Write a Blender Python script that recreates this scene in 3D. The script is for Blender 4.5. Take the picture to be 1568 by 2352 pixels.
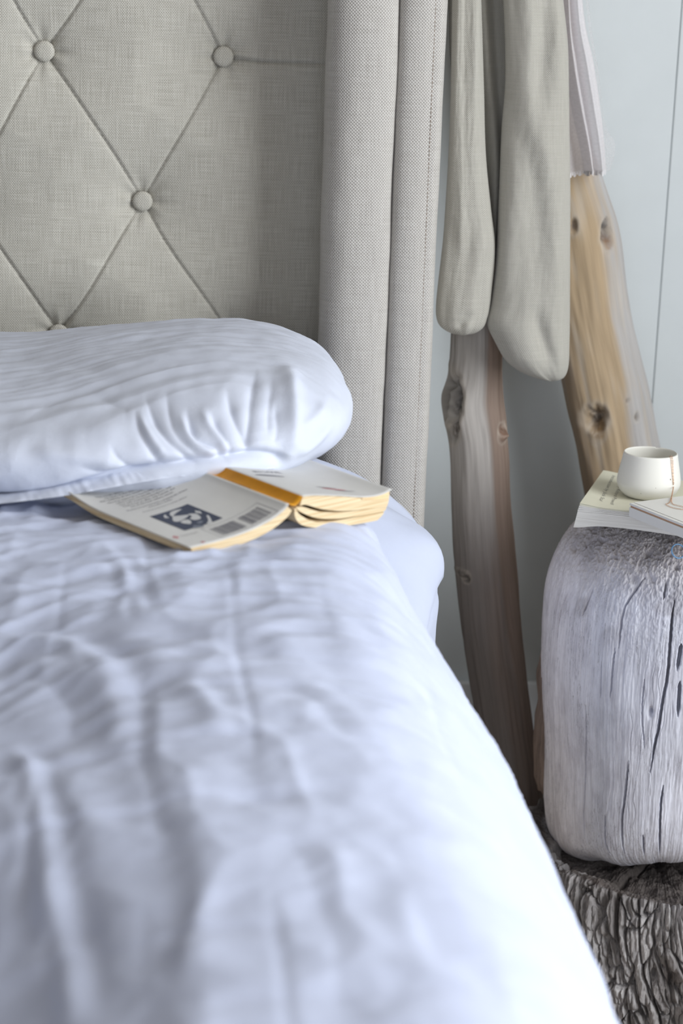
import bpy, bmesh, math, random
import numpy as np
from mathutils import Matrix, Vector

random.seed(7)
rng = np.random.default_rng(7)
for o in list(bpy.data.objects):
    bpy.data.objects.remove(o)
scene = bpy.context.scene
COL = scene.collection

# ------------------------------------------------------------------ camera
F = 4400.0
CAM = np.array([0.0, 0.0, 1.32])
YAW = math.radians(6.0)
PITCH = math.atan(F / 16650.0)
ROLL = math.radians(1.9)
FW = np.array([math.sin(YAW) * math.cos(PITCH), math.cos(YAW) * math.cos(PITCH), -math.sin(PITCH)])
_r0 = np.array([math.cos(YAW), -math.sin(YAW), 0.0])
_u0 = np.cross(_r0, FW)
RT = math.cos(ROLL) * _r0 + math.sin(ROLL) * _u0
UP = -math.sin(ROLL) * _r0 + math.cos(ROLL) * _u0
cd = bpy.data.cameras.new('camera')
cam = bpy.data.objects.new('camera', cd)
COL.objects.link(cam)
cd.sensor_fit = 'VERTICAL'
cd.sensor_height = 36.0
cd.sensor_width = 24.0
cd.lens = 36.0 * F / 2352.0
cd.dof.use_dof = True
cd.dof.focus_distance = 2.27
cd.dof.aperture_fstop = 5.0
cd.clip_start = 0.05
cam.matrix_world = Matrix((
    (RT[0], UP[0], -FW[0], CAM[0]), (RT[1], UP[1], -FW[1], CAM[1]),
    (RT[2], UP[2], -FW[2], CAM[2]), (0, 0, 0, 1)))
scene.camera = cam

# ------------------------------------------------------------------ light
scene.view_settings.view_transform = 'Standard'
scene.view_settings.look = 'None'
scene.view_settings.gamma = 1.0
scene.view_settings.use_curve_mapping = False
scene.view_settings.exposure = 0.15
world = bpy.data.worlds.new('daylight')
scene.world = world
world.use_nodes = True
world.node_tree.nodes['Background'].inputs[0].default_value = (0.80, 0.88, 1.0, 1)
world.node_tree.nodes['Background'].inputs[1].default_value = 1.0


def area_light(name, loc, rot, sx, sy, power, col):
    ld = bpy.data.lights.new(name, 'AREA')
    ld.shape = 'RECTANGLE'
    ld.size, ld.size_y = sx, sy
    ld.energy = power
    ld.color = col
    o = bpy.data.objects.new(name, ld)
    o.location = loc
    o.rotation_euler = rot
    COL.objects.link(o)
    return o


# daylight entering by the window in the right wall, plus an added, unseen fill light behind the camera
area_light('window_daylight_right', (1.93, 0.65, 1.78), (0, math.radians(90), 0), 2.2, 1.8, 79, (0.95, 0.98, 1.0))
area_light('rear_fill_light', (-0.2, -2.13, 1.6), (math.radians(90), 0, 0), 2.0, 1.4, 12, (0.94, 0.97, 1.0))


# ------------------------------------------------------------------ helpers
def ray(x, y):
    return FW + RT * ((x - 784.0) / F) + UP * ((1176.0 - y) / F)


def atY(x, y, Y):
    r = ray(x, y)
    return CAM + r * ((Y - CAM[1]) / r[1])


def atZ(x, y, Z):
    r = ray(x, y)
    return CAM + r * ((Z - CAM[2]) / r[2])


def atX(x, y, X):
    r = ray(x, y)
    return CAM + r * ((X - CAM[0]) / r[0])


def lin(r, g, b):
    f = lambda c: (c / 255.0 / 12.92) if c / 255.0 <= 0.04045 else ((c / 255.0 + 0.055) / 1.055) ** 2.4
    return (f(r), f(g), f(b), 1.0)


_perm = np.random.default_rng(3).permutation(512).astype(np.int64)
_perm = np.concatenate([_perm, _perm, _perm])
_grad = np.random.default_rng(4).normal(size=(512, 3))
_grad /= np.linalg.norm(_grad, axis=1)[:, None]


def noise(x, y, z=0.0):
    x, y, z = np.broadcast_arrays(np.asarray(x, float), np.asarray(y, float), np.asarray(z, float))
    xi, yi, zi = np.floor(x).astype(np.int64), np.floor(y).astype(np.int64), np.floor(z).astype(np.int64)
    fx, fy, fz = x - xi, y - yi, z - zi
    u, v, w = [t * t * t * (t * (t * 6 - 15) + 10) for t in (fx, fy, fz)]
    out = 0.0
    for dx in (0, 1):
        for dy in (0, 1):
            for dz in (0, 1):
                h = _perm[(_perm[(_perm[(xi + dx) & 511] + yi + dy) & 511] + zi + dz) & 511]
                g = _grad[h]
                d = g[..., 0] * (fx - dx) + g[..., 1] * (fy - dy) + g[..., 2] * (fz - dz)
                out = out + d * (u if dx else 1 - u) * (v if dy else 1 - v) * (w if dz else 1 - w)
    return out * 1.6


def fbm(x, y, z=0.0, o=4, g=0.5):
    a, s, f = 0.0, 1.0, 1.0
    for i in range(o):
        a = a + s * noise(x * f + 17.3 * i, y * f + 5.1 * i, z * f if not np.isscalar(z) else z * f + 3.7 * i)
        s *= g
        f *= 2.03
    return a


def worley(x, y, seed=0):
    x, y = np.broadcast_arrays(np.asarray(x, float), np.asarray(y, float))
    xi, yi = np.floor(x).astype(np.int64), np.floor(y).astype(np.int64)
    best = np.full(x.shape, 9.0)
    for dx in (-1, 0, 1):
        for dy in (-1, 0, 1):
            h = _perm[(_perm[(xi + dx + seed * 7) & 511] + yi + dy) & 511]
            px_, py_ = xi + dx + (h % 23) / 23.0, yi + dy + (h % 29) / 29.0
            best = np.minimum(best, np.hypot(px_ - x, py_ - y))
    return best


def plates(x, y, seed=0):
    """random height per cell of a jittered grid, with the distance gap between the two nearest cells"""
    x, y = np.broadcast_arrays(np.asarray(x, float), np.asarray(y, float))
    xi, yi = np.floor(x).astype(np.int64), np.floor(y).astype(np.int64)
    b1, b2, hid = np.full(x.shape, 9.0), np.full(x.shape, 9.0), np.zeros(x.shape)
    for dx in (-1, 0, 1):
        for dy in (-1, 0, 1):
            h = _perm[(_perm[(xi + dx + seed * 7) & 511] + yi + dy) & 511]
            r = np.hypot(xi + dx + (h % 23) / 23.0 - x, yi + dy + (h % 29) / 29.0 - y)
            m = r < b1
            b2 = np.where(m, b1, np.minimum(b2, r))
            hid = np.where(m, (h % 101) / 101.0, hid)
            b1 = np.where(m, r, b1)
    return hid, b2 - b1


def sstep(a, b, x):
    t = np.clip((x - a) / (b - a), 0, 1)
    return t * t * (3 - 2 * t)


def pdist(px, py, pts):
    """distance, signed side and parameter 0..1 along a polyline"""
    pts = [np.array(p[:2], float) for p in pts]
    best = np.full(np.shape(px), 1e9)
    side = np.zeros(np.shape(px))
    par = np.zeros(np.shape(px))
    n = len(pts) - 1
    for i in range(n):
        a, b = pts[i], pts[i + 1]
        d = b - a
        L2 = d @ d + 1e-12
        t = np.clip(((px - a[0]) * d[0] + (py - a[1]) * d[1]) / L2, 0, 1)
        ex, ey = px - a[0] - t * d[0], py - a[1] - t * d[1]
        r = np.hypot(ex, ey)
        m = r < best
        best = np.where(m, r, best)
        side = np.where(m, np.sign(d[0] * ey - d[1] * ex), side)
        par = np.where(m, (i + t) / n, par)
    return best, side, par


def spline(pts, n):
    """Catmull-Rom through points, resampled evenly to n points"""
    P = np.array(pts, float)
    P = np.vstack([2 * P[0] - P[1], P, 2 * P[-1] - P[-2]])
    out = []
    for i in range(1, len(P) - 2):
        for t in np.linspace(0, 1, 24, endpoint=False):
            p0, p1, p2, p3 = P[i - 1:i + 3]
            out.append(0.5 * ((2 * p1) + (-p0 + p2) * t + (2 * p0 - 5 * p1 + 4 * p2 - p3) * t * t + (-p0 + 3 * p1 - 3 * p2 + p3) * t ** 3))
    out.append(P[-2])
    out = np.array(out)
    s = np.concatenate([[0], np.cumsum(np.linalg.norm(np.diff(out, axis=0), axis=1))])
    q = np.linspace(0, s[-1], n)
    return np.stack([np.interp(q, s, out[:, k]) for k in range(out.shape[1])], 1)


def link(name, me, mat=None, parent=None):
    o = bpy.data.objects.new(name, me)
    COL.objects.link(o)
    if mat is not None:
        me.materials.append(mat)
    if parent is not None:
        o.parent = parent
        o.matrix_parent_inverse = parent.matrix_world.inverted()
    return o


def obj(name, V, Fc, mat=None, parent=None, smooth=True, uv=None, col=None):
    me = bpy.data.meshes.new(name)
    V = np.asarray(V, float)
    if isinstance(Fc, np.ndarray):
        nv, nf = len(V), len(Fc)
        me.vertices.add(nv)
        me.vertices.foreach_set('co', V.astype(np.float32).ravel())
        k = Fc.shape[1]
        me.loops.add(nf * k)
        me.loops.foreach_set('vertex_index', Fc.astype(np.int32).ravel())
        me.polygons.add(nf)
        me.polygons.foreach_set('loop_start', np.arange(0, nf * k, k, dtype=np.int32))
        me.update(calc_edges=True)
        me.validate()
    else:
        me.from_pydata([tuple(v) for v in V], [], Fc)
        me.update()
    if uv is not None:
        lv = np.zeros(len(me.loops), np.int32)
        me.loops.foreach_get('vertex_index', lv)
        l = me.uv_layers.new(name='UVMap')
        l.data.foreach_set('uv', np.asarray(uv, np.float32)[lv].ravel())
    if col is not None:
        a = me.attributes.new('tint', 'FLOAT_COLOR', 'POINT')
        c = np.ones((len(V), 4), np.float32)
        c[:, :3] = col
        a.data.foreach_set('color', c.ravel())
    if smooth:
        me.polygons.foreach_set('use_smooth', np.ones(len(me.polygons), bool))
    return link(name, me, mat, parent)


def gfaces(nr, nc, wrap=False):
    r = np.arange(nr - 1)[:, None]
    c = np.arange(nc if wrap else nc - 1)[None, :]
    c2 = (c + 1) % nc
    return np.stack([r * nc + c, r * nc + c2, (r + 1) * nc + c2, (r + 1) * nc + c], -1).reshape(-1, 4)


def gnormals(P, wrap=False):
    if wrap:
        du = np.roll(P, -1, 1) - np.roll(P, 1, 1)
    else:
        du = np.gradient(P, axis=1)
    dv = np.gradient(P, axis=0)
    n = np.cross(du, dv)
    return n / (np.linalg.norm(n, axis=-1, keepdims=True) + 1e-12)


def empty(name, loc, label=None, cat=None, group=None, rz=0):
    o = bpy.data.objects.new(name, None)
    o.empty_display_size = 0.05
    o.location = loc
    o.rotation_euler = (0, 0, rz)
    COL.objects.link(o)
    bpy.context.view_layer.update()
    if label:
        tag(o, label, cat, group)
    return o


def tag(o, label=None, cat=None, group=None, kind=None):
    if label:
        o['label'] = label
    if cat:
        o['category'] = cat
    if group:
        o['group'] = group
    if kind:
        o['kind'] = kind
    return o


def box(x0, x1, y0, y1, z0, z1, bev=0.0):
    bm = bmesh.new()
    bmesh.ops.create_cube(bm, size=1)
    for v in bm.verts:
        v.co = Vector(((x0 + x1) / 2 + v.co.x * (x1 - x0), (y0 + y1) / 2 + v.co.y * (y1 - y0), (z0 + z1) / 2 + v.co.z * (z1 - z0)))
    if bev:
        bmesh.ops.bevel(bm, geom=bm.edges[:], offset=bev, segments=2, affect='EDGES', profile=0.6)
    me = bpy.data.meshes.new('box')
    bm.to_mesh(me)
    bm.free()
    return me


# ------------------------------------------------------------------ materials
class NT:
    def __init__(s, name, rough=0.8, spec=0.3):
        s.m = bpy.data.materials.new(name)
        s.m.use_nodes = True
        s.t = s.m.node_tree
        s.b = s.t.nodes['Principled BSDF']
        s.b.inputs['Roughness'].default_value = rough
        s.b.inputs['Specular IOR Level'].default_value = spec

    def n(s, typ, **kw):
        nd = s.t.nodes.new(typ)
        for k, v in kw.items():
            if k.startswith('i_'):
                key = k[2:]
                key = int(key) if key.isdigit() else key.replace('_', ' ')
                if hasattr(v, 'is_output'):
                    s.t.links.new(v, nd.inputs[key])
                else:
                    nd.inputs[key].default_value = v
            else:
                setattr(nd, k, v)
        return nd

    def l(s, a, b):
        s.t.links.new(a, b)

    def math(s, op, a, b=None, c=None):
        nd = s.n('ShaderNodeMath', operation=op)
        for i, v in enumerate((a, b, c)):
            if v is None:
                continue
            if hasattr(v, 'is_output'):
                s.l(v, nd.inputs[i])
            else:
                nd.inputs[i].default_value = v
        return nd.outputs[0]

    def ramp(s, fac, stops):
        nd = s.n('ShaderNodeValToRGB')
        s.l(fac, nd.inputs[0])
        e = nd.color_ramp.elements
        while len(e) < len(stops):
            e.new(0.5)
        for i, (p, c) in enumerate(stops):
            e[i].position = p
            e[i].color = c
        return nd.outputs[0]

    def mix(s, fac, a, b, mode='MIX'):
        nd = s.n('ShaderNodeMix', data_type='RGBA', blend_type=mode)
        for i, v in ((0, fac), (6, a), (7, b)):
            if hasattr(v, 'is_output'):
                s.l(v, nd.inputs[i])
            else:
                nd.inputs[i].default_value = v
        return nd.outputs[2]

    def bump(s, h, strength, dist, prev=None):
        nd = s.n('ShaderNodeBump')
        nd.inputs['Strength'].default_value = strength
        nd.inputs['Distance'].default_value = dist
        s.l(h, nd.inputs['Height'])
        if prev is not None:
            s.l(prev, nd.inputs['Normal'])
        return nd.outputs[0]

    def noise(s, vec, scale, detail=4, rough=0.55, out=0):
        nd = s.n('ShaderNodeTexNoise')
        nd.inputs['Scale'].default_value = scale
        nd.inputs['Detail'].default_value = detail
        nd.inputs['Roughness'].default_value = rough
        s.l(vec, nd.inputs['Vector'])
        return nd.outputs[out]

    def coord(s, which='Object', scale=None):
        tc = s.n('ShaderNodeTexCoord')
        v = tc.outputs[which]
        if scale is not None:
            mp = s.n('ShaderNodeMapping')
            mp.inputs['Scale'].default_value = scale
            s.l(v, mp.inputs['Vector'])
            v = mp.outputs[0]
        return v

    def done(s, color=None, normal=None):
        if color is not None:
            if hasattr(color, 'is_output'):
                s.l(color, s.b.inputs['Base Color'])
            else:
                s.b.inputs['Base Color'].default_value = color
        if normal is not None:
            s.l(normal, s.b.inputs['Normal'])
        return s.m


def mat_weave(name, dark, light, pu, pv, contrast=1.0, bump=0.6, slub=0.35):
    """woven upholstery linen; UV in metres"""
    t = NT(name, 0.95, 0.1)
    uv = t.coord('UV')
    wob = t.noise(uv, 60, 2)
    sp = t.n('ShaderNodeSeparateXYZ', i_0=uv)
    wo = t.math('MULTIPLY', t.math('SUBTRACT', wob, 0.5), 1.6)
    a = t.math('SINE', t.math('ADD', t.math('MULTIPLY', sp.outputs[0], 2 * math.pi / pu), wo))
    b = t.math('SINE', t.math('ADD', t.math('MULTIPLY', sp.outputs[1], 2 * math.pi / pv), wo))
    w = t.math('MULTIPLY', a, b)
    h = t.math('MULTIPLY_ADD', w, 0.5, 0.5)
    mpu = t.coord('UV', (900, 22, 1))
    mpv = t.coord('UV', (22, 900, 1))
    s1 = t.noise(mpu, 1, 2)
    s2 = t.noise(mpv, 1, 2)
    sl = t.math('MULTIPLY', t.math('SUBTRACT', t.math('ADD', s1, s2), 1.0), slub)
    k = t.math('ADD', t.math('MULTIPLY_ADD', t.math('SUBTRACT', h, 0.5), contrast, 0.5), sl)
    c = t.ramp(k, [(0.1, dark), (0.85, light)])
    big = t.noise(uv, 9, 3)
    c = t.mix(0.25, c, t.ramp(big, [(0.3, tuple(0.86 * v for v in light[:3]) + (1,)), (0.7, light)]), 'MULTIPLY') if False else c
    t.b.inputs['Sheen Weight'].default_value = 0.15
    return t.done(c, t.bump(k, bump, 0.0012))


def mat_cotton(name, base, weave=900, b1=0.25, sheen=0.1):
    t = NT(name, 0.92, 0.12)
    v = t.coord('Object')
    n1 = t.noise(v, weave, 2)
    n2 = t.noise(v, 55, 4)
    c = t.mix(t.math('MULTIPLY', n2, 0.35), base, tuple(0.93 * q for q in base[:3]) + (1,))
    nb = t.bump(n2, 0.15, 0.004)
    nb = t.bump(n1, b1, 0.0006, nb)
    t.b.inputs['Sheen Weight'].default_value = sheen
    return t.done(c, nb)


def mat_plain(name, base, rough=0.7, spec=0.3, nscale=40, var=0.06, bump=0.05, metal=0.0):
    t = NT(name, rough, spec)
    v = t.coord('Object')
    n = t.noise(v, nscale, 4)
    lo = tuple(max(0, q * (1 - var)) for q in base[:3]) + (1,)
    hi = tuple(min(1, q * (1 + var)) for q in base[:3]) + (1,)
    t.b.inputs['Metallic'].default_value = metal
    return t.done(t.ramp(n, [(0.3, lo), (0.7, hi)]), t.bump(n, bump, 0.002))


def mat_wood(name, grain_dark, fine=260.0, strength=0.5, rough=0.85, uv=False):
    """weathered wood: tint attribute times streaky grain along z"""
    t = NT(name, rough, 0.2)
    at = t.n('ShaderNodeAttribute', attribute_name='tint')
    if uv:
        v1, v2, v3 = t.coord('UV', (fine, fine * 0.03, 1)), t.coord('UV', (60, 3.0, 1)), t.coord('UV', (700, 60, 1))
    else:
        v1, v2, v3 = t.coord('Object', (fine, fine, fine * 0.035)), t.coord('Object', (90, 90, 4.0)), t.coord('Object', (700, 700, 60))
    g1 = t.noise(v1, 1, 5, 0.6)
    g2 = t.noise(v2, 1, 4, 0.6)
    g3 = t.noise(v3, 1, 3, 0.6)
    m1 = t.ramp(g1, [(0.33, (grain_dark, grain_dark, grain_dark, 1)), (0.58, (1, 1, 1, 1))])
    m2 = t.ramp(g2, [(0.3, (0.88, 0.87, 0.87, 1)), (0.65, (1.05, 1.05, 1.06, 1))])
    c = t.mix(1.0, at.outputs[0], m1, 'MULTIPLY')
    c = t.mix(1.0, c, m2, 'MULTIPLY')
    if not uv:
        v4 = t.coord('Object', (150, 150, 7.0))
        g4 = t.noise(v4, 1, 6, 0.62)
        hair = t.math('ABSOLUTE', t.math('SUBTRACT', g4, 0.5))
        v5 = t.coord('Object', (16, 16, 9.0))
        gate = t.noise(v5, 1, 3, 0.5)
        hm = t.ramp(hair, [(0.0, (1, 1, 1, 1)), (0.012, (0, 0, 0, 1))])
        gm = t.ramp(gate, [(0.46, (0, 0, 0, 1)), (0.58, (1, 1, 1, 1))])
        c = t.mix(t.math('MULTIPLY', t.math('MULTIPLY', hm, gm), 0.62), c, lin(74, 68, 68))
        mott = t.noise(t.coord('Object', (45, 45, 22)), 1, 6, 0.68)
        c = t.mix(1.0, c, t.ramp(mott, [(0.36, (0.85, 0.84, 0.85, 1)), (0.58, (1.03, 1.03, 1.03, 1))]), 'MULTIPLY')
    nb = t.bump(g2, strength * 0.6, 0.006)
    nb = t.bump(g1, strength, 0.003, nb)
    nb = t.bump(g3, strength * 0.5, 0.001, nb)
    return t.done(c, nb)


LIN_D, LIN_L = lin(154, 149, 143), lin(214, 211, 206)
M = {}
M['linen'] = mat_weave('upholstery_linen', LIN_D, LIN_L, 0.0040, 0.0040, 0.85, 0.6, 0.5)
M['linen_panel'] = mat_weave('headboard_linen', lin(168, 164, 153), lin(216, 213, 204), 0.0030, 0.0036, 0.9, 0.5, 0.9)
M['thread'] = mat_plain('stitch_thread', lin(150, 136, 124), 0.9)
M['cotton'] = mat_cotton('white_cotton', (0.545, 0.59, 0.745, 1), 1100, 0.2)
M['sheet'] = mat_cotton('white_sheet', (0.60, 0.65, 0.80, 1), 1100, 0.15)
M['pillow'] = mat_cotton('pillow_cotton', (0.635, 0.675, 0.79, 1), 1300, 0.55)
M['soft_linen'] = mat_weave('garment_linen', lin(150, 147, 138), lin(198, 195, 186), 0.0020, 0.0026, 0.8, 0.5, 0.35)
M['wall'] = mat_plain('white_painted_boards', lin(209, 215, 217), 0.55, 0.35, 14, 0.02, 0.08)
M['trim'] = mat_plain('white_painted_trim', lin(226, 230, 234), 0.5, 0.35, 14, 0.02, 0.05)
M['ceiling'] = mat_plain('ceiling_wood', lin(176, 166, 154), 0.8)
M['wall_room'] = mat_plain('room_wall_paint', lin(158, 156, 154), 0.8)
M['page'] = mat_plain('aged_paper', lin(232, 208, 168), 0.9, 0.1, 30, 0.06)
M['page_white'] = mat_plain('cream_paper', lin(232, 230, 222), 0.9, 0.1, 30, 0.02)
M['page_cream'] = mat_plain('pale_page', lin(226, 224, 204), 0.9, 0.1, 30, 0.03)
M['note_white'] = mat_plain('notebook_card', lin(232, 231, 226), 0.7, 0.2, 30, 0.015)
M['note_inner'] = mat_plain('notebook_leather_edge', lin(190, 152, 124), 0.8)
M['cover'] = mat_plain('book_cover_print', lin(206, 205, 202), 0.45, 0.4, 25, 0.03, 0.02)
M['spine'] = mat_plain('book_spine_ochre', lin(206, 142, 22), 0.5, 0.4, 60, 0.10, 0.05)
M['ink'] = mat_plain('grey_ink', lin(88, 88, 92), 0.6)
M['ink_light'] = mat_plain('pale_grey_ink', lin(128, 127, 134), 0.6)
M['ink_dark'] = mat_plain('black_ink', lin(38, 32, 30), 0.6)
M['navy'] = mat_plain('navy_ink', lin(58, 64, 82), 0.5)
M['navy_pale'] = mat_plain('portrait_pale_ink', lin(196, 196, 196), 0.5)
M['navy_mid'] = mat_plain('portrait_mid_ink', lin(112, 118, 130), 0.5)
M['red'] = mat_plain('red_ink', lin(196, 92, 104), 0.6)
M['ceramic'] = mat_plain('matte_white_ceramic', lin(232, 230, 222), 0.5, 0.35, 25, 0.012, 0.01)
M['speck'] = mat_plain('ceramic_speck', lin(120, 116, 96), 0.6)
M['gold'] = mat_plain('rose_gold', lin(236, 200, 172), 0.2, 0.5, 200, 0.05, 0.0, 1.0)
M['blue'] = mat_plain('blue_glaze', lin(120, 164, 204), 0.25, 0.5, 120, 0.15, 0.05)
M['driftwood'] = mat_wood('driftwood', 0.90, 200, 0.2, 0.8, True)
M['stump'] = mat_wood('weathered_stump', 0.92, 420, 0.35, 0.9)
M['stump_rough'] = mat_wood('rotten_stump', 0.62, 240, 0.9, 0.95)
M['bed_base'] = mat_plain('bed_base_linen', lin(176, 168, 156), 0.95)


def mat_floor():
    t = NT('floor_boards_wood', 0.6, 0.3)
    v = t.coord('Object', (6, 0.6, 1))
    n = t.noise(v, 9, 5)
    return t.done(t.ramp(n, [(0.3, lin(120, 108, 98)), (0.7, lin(165, 153, 142))]), t.bump(n, 0.1, 0.002))


M['floor'] = mat_floor()


def mat_sheer(name='sheer_cotton', thin=0.10):
    t = NT(name, 0.9, 0.1)
    v = t.coord('UV')
    n = t.noise(v, 300, 3)
    t.b.inputs['Base Color'].default_value = lin(240, 236, 238)
    out = t.t.nodes['Material Output']
    tr = t.n('ShaderNodeBsdfTranslucent')
    tr.inputs[0].default_value = lin(236, 232, 234)
    tp = t.n('ShaderNodeBsdfTransparent')
    m1 = t.n('ShaderNodeMixShader')
    m1.inputs[0].default_value = 0.35
    t.l(t.b.outputs[0], m1.inputs[1])
    t.l(tr.outputs[0], m1.inputs[2])
    m2 = t.n('ShaderNodeMixShader')
    fac = t.math('MULTIPLY_ADD', n, 0.25, thin)
    t.l(fac, m2.inputs[0])
    t.l(m1.outputs[0], m2.inputs[1])
    t.l(tp.outputs[0], m2.inputs[2])
    t.l(m2.outputs[0], out.inputs[0])
    t.l(t.bump(n, 0.2, 0.001), t.b.inputs['Normal'])
    return t.m


M['sheer'] = mat_sheer()
M['gauze'] = mat_sheer('thin_gauze', 0.60)
M['lace'] = mat_plain('white_lace_thread', lin(222, 219, 220), 0.9, 0.1)

# ------------------------------------------------------------------ the room
WALL_Y = 2.82
X0, X1, YF, ZC = -2.4, 2.0, -2.2, 3.1
fl = link('floor', box(X0, X1, YF, WALL_Y + 0.06, -0.06, 0.0), M['floor'])
tag(fl, 'brown wooden floor hidden below the bed and stumps', kind='structure')
ce = link('ceiling', box(X0, X1, YF, WALL_Y + 0.06, ZC, ZC + 0.06), M['ceiling'])
tag(ce, 'wooden ceiling above the bedroom', kind='structure')
wb = link('wall_back', box(X0, X1, WALL_Y + 0.016, WALL_Y + 0.06, 0, ZC), M['wall'])
tag(wb, 'white painted board wall behind headboard and driftwood ladder', kind='structure')
bw = 0.236
brd = box(-bw / 2 + 0.0004, bw / 2 - 0.0004, 0, 0.017, 0.0, ZC, 0.0020)
brd.materials.append(M['wall'])
xc = 0.769 + bw / 2
k = math.floor((X0 - xc) / bw) + 1
while xc + k * bw < X1 - bw / 2:
    o = bpy.data.objects.new('board', brd)
    COL.objects.link(o)
    o.parent = wb
    o.location = (xc + k * bw, WALL_Y, 0)
    k += 1
bb = link('baseboard_back', box(X0, X1, WALL_Y - 0.016, WALL_Y - 0.0005, 0.001, 0.298, 0.003), M['trim'])
tag(bb, 'tall white painted skirting board along the back wall', kind='structure')
wl = link('wall_left', box(X0 - 0.06, X0, YF, WALL_Y + 0.06, 0, ZC), M['wall_room'])
tag(wl, 'grey wall left of the bed, out of view', kind='structure')


def wall_with_opening(name, label, fixed, axis, a0, a1, w0, w1, z0, z1):
    """wall slab with one rectangular opening, as a single mesh"""
    bm = bmesh.new()

    def slab(p0, p1, q0, q1):
        if axis == 'x':
            me = box(fixed, fixed + 0.06, p0, p1, q0, q1)
        else:
            me = box(p0, p1, fixed - 0.06, fixed, q0, q1)
        bm.from_mesh(me)
        bpy.data.meshes.remove(me)
    slab(a0, w0, 0, ZC)
    slab(w1, a1, 0, ZC)
    slab(w0, w1, 0, z0)
    slab(w0, w1, z1, ZC)
    me = bpy.data.meshes.new(name)
    bm.to_mesh(me)
    bm.free()
    o = link(name, me, M['wall_room'])
    tag(o, label, kind='structure')


wall_with_opening('wall_right', 'grey wall with the window right of the bed, out of view', X1, 'x', YF, WALL_Y + 0.06, -0.25, 1.55, 0.68, 2.88)
wall_with_opening('wall_front', 'grey wall behind the camera with an added fill-light opening, out of view', YF, 'y', X0, X1, -1.2, 0.8, 0.9, 2.3)  # unseen opening, added to go with the rear fill light

# ------------------------------------------------------------------ headboard
hb = empty('headboard', (-0.42, 2.56, 0.0), 'beige linen wingback headboard with button tufting', 'headboard')
PX0, PX1, PZ0, PZ1 = -1.07, 0.236, 0.60, 1.75
A_ = 0.228
KP = 2.548 / 2.52
rows = {}
zrow = {-2: 1.80, -1: 1.620, 0: 1.436, 1: 1.252, 2: 1.066, 3: 0.890, 4: 0.708, 5: 0.526}
xr = {1: 0.094, 0: -0.010, 2: -0.008, 3: 0.110, -1: 0.100, 4: -0.005, -2: -0.008, 5: 0.10}
for k in zrow:
    rows[k] = [xr[k] - A_ * i for i in range(6) if xr[k] - A_ * i > PX0]
rows[1] = [0.094, -0.133, -0.361, -0.589, -0.817, -1.045]
rows[3] = [0.110, -0.117, -0.345, -0.573, -0.801, -1.029]
for k in rows:
    rows[k] = [x * KP for x in rows[k]]
zrow = {k: 1.32 - (1.32 - z) * KP for k, z in zrow.items()}
A_ *= KP
gx = np.arange(PX0, PX1 + 1e-6, 0.0018)
gz = np.arange(PZ0, PZ1 + 1e-6, 0.0018)
GX, GZ = np.meshgrid(gx, gz)
segs, btn = [], []
for k in sorted(zrow):
    for x in rows[k]:
        btn.append((x, zrow[k]))
        if k + 1 in zrow:
            for x2 in rows[k + 1]:
                if abs(x2 - x) < A_ * 0.75:
                    segs.append(((x, zrow[k]), (x2, zrow[k + 1])))
    if k % 2 != 0:
        segs.append(((rows[k][0], zrow[k]), (PX1, zrow[k] - 0.004)))
        segs.append(((rows[k][-1], zrow[k]), (PX0, zrow[k] - 0.004)))
ds = np.full(GX.shape, 1e9)
sd = np.zeros(GX.shape)
sw_ = np.ones(GX.shape)
for i, (a, b) in enumerate(segs):
    a, b = np.array(a), np.array(b)
    mid = (a + b) / 2
    pn = np.array([-(b - a)[1], (b - a)[0]])
    pn /= np.linalg.norm(pn)
    m1 = a + (b - a) * 0.3 + pn * random.uniform(-0.004, 0.004)
    m2 = a + (b - a) * 0.7 + pn * random.uniform(-0.004, 0.004)
    lo = np.minimum(a, b) - 0.07
    hi = np.maximum(a, b) + 0.07
    ix = np.where((gx > lo[0]) & (gx < hi[0]))[0]
    iz = np.where((gz > lo[1]) & (gz < hi[1]))[0]
    if not len(ix) or not len(iz):
        continue
    sl = np.s_[iz[0]:iz[-1] + 1, ix[0]:ix[-1] + 1]
    d, s_, _ = pdist(GX[sl], GZ[sl], spline([a, m1, m2, b], 9))
    m = d < ds[sl]
    ds[sl] = np.where(m, d, ds[sl])
    sd[sl] = np.where(m, s_, sd[sl])
    sw_[sl] = np.where(m, 2.2 if abs(a[1] - b[1]) < 0.02 else 1.0, sw_[sl])
db = np.full(GX.shape, 1e9)
for x, z in btn:
    db = np.minimum(db, np.hypot(GX - x, (GZ - z)))
hgt = 0.029 * (1 - np.exp(-(db / 0.052) ** 1.05))
hgt += -0.0024 * np.exp(-ds / 0.012) - 0.0026 * sw_ * np.exp(-(ds / 0.0019) ** 2) + sd * 0.0010 * sw_ * np.exp(-ds / 0.008)
for x, z in btn:
    jx = np.where(np.abs(gx - x) < 0.09)[0]
    jz = np.where(np.abs(gz - z) < 0.09)[0]
    if len(jx) and len(jz):
        sl = np.s_[jz[0]:jz[-1] + 1, jx[0]:jx[-1] + 1]
        an = np.arctan2(GZ[sl] - z, GX[sl] - x)
        hgt[sl] += 0.0016 * np.sin(an * 7 + 9 * x + 5 * z) * np.exp(-((db[sl] - 0.020) / 0.016) ** 2)
hgt -= 0.006 * np.exp(-(db / 0.016) ** 2)
hgt += 0.0016 * fbm(GX * 9, GZ * 9, 2.2, 3)
fade = sstep(0.0, 0.13, PX1 - GX)
hgt = hgt * (0.45 + 0.55 * fade)
PY = 2.557 - hgt
P = np.stack([GX, PY, GZ], -1)
obj('tufted_panel', P.reshape(-1, 3), gfaces(len(gz), len(gx)), M['linen_panel'], hb, True,
    np.stack([GX, GZ], -1).reshape(-1, 2))
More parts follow.
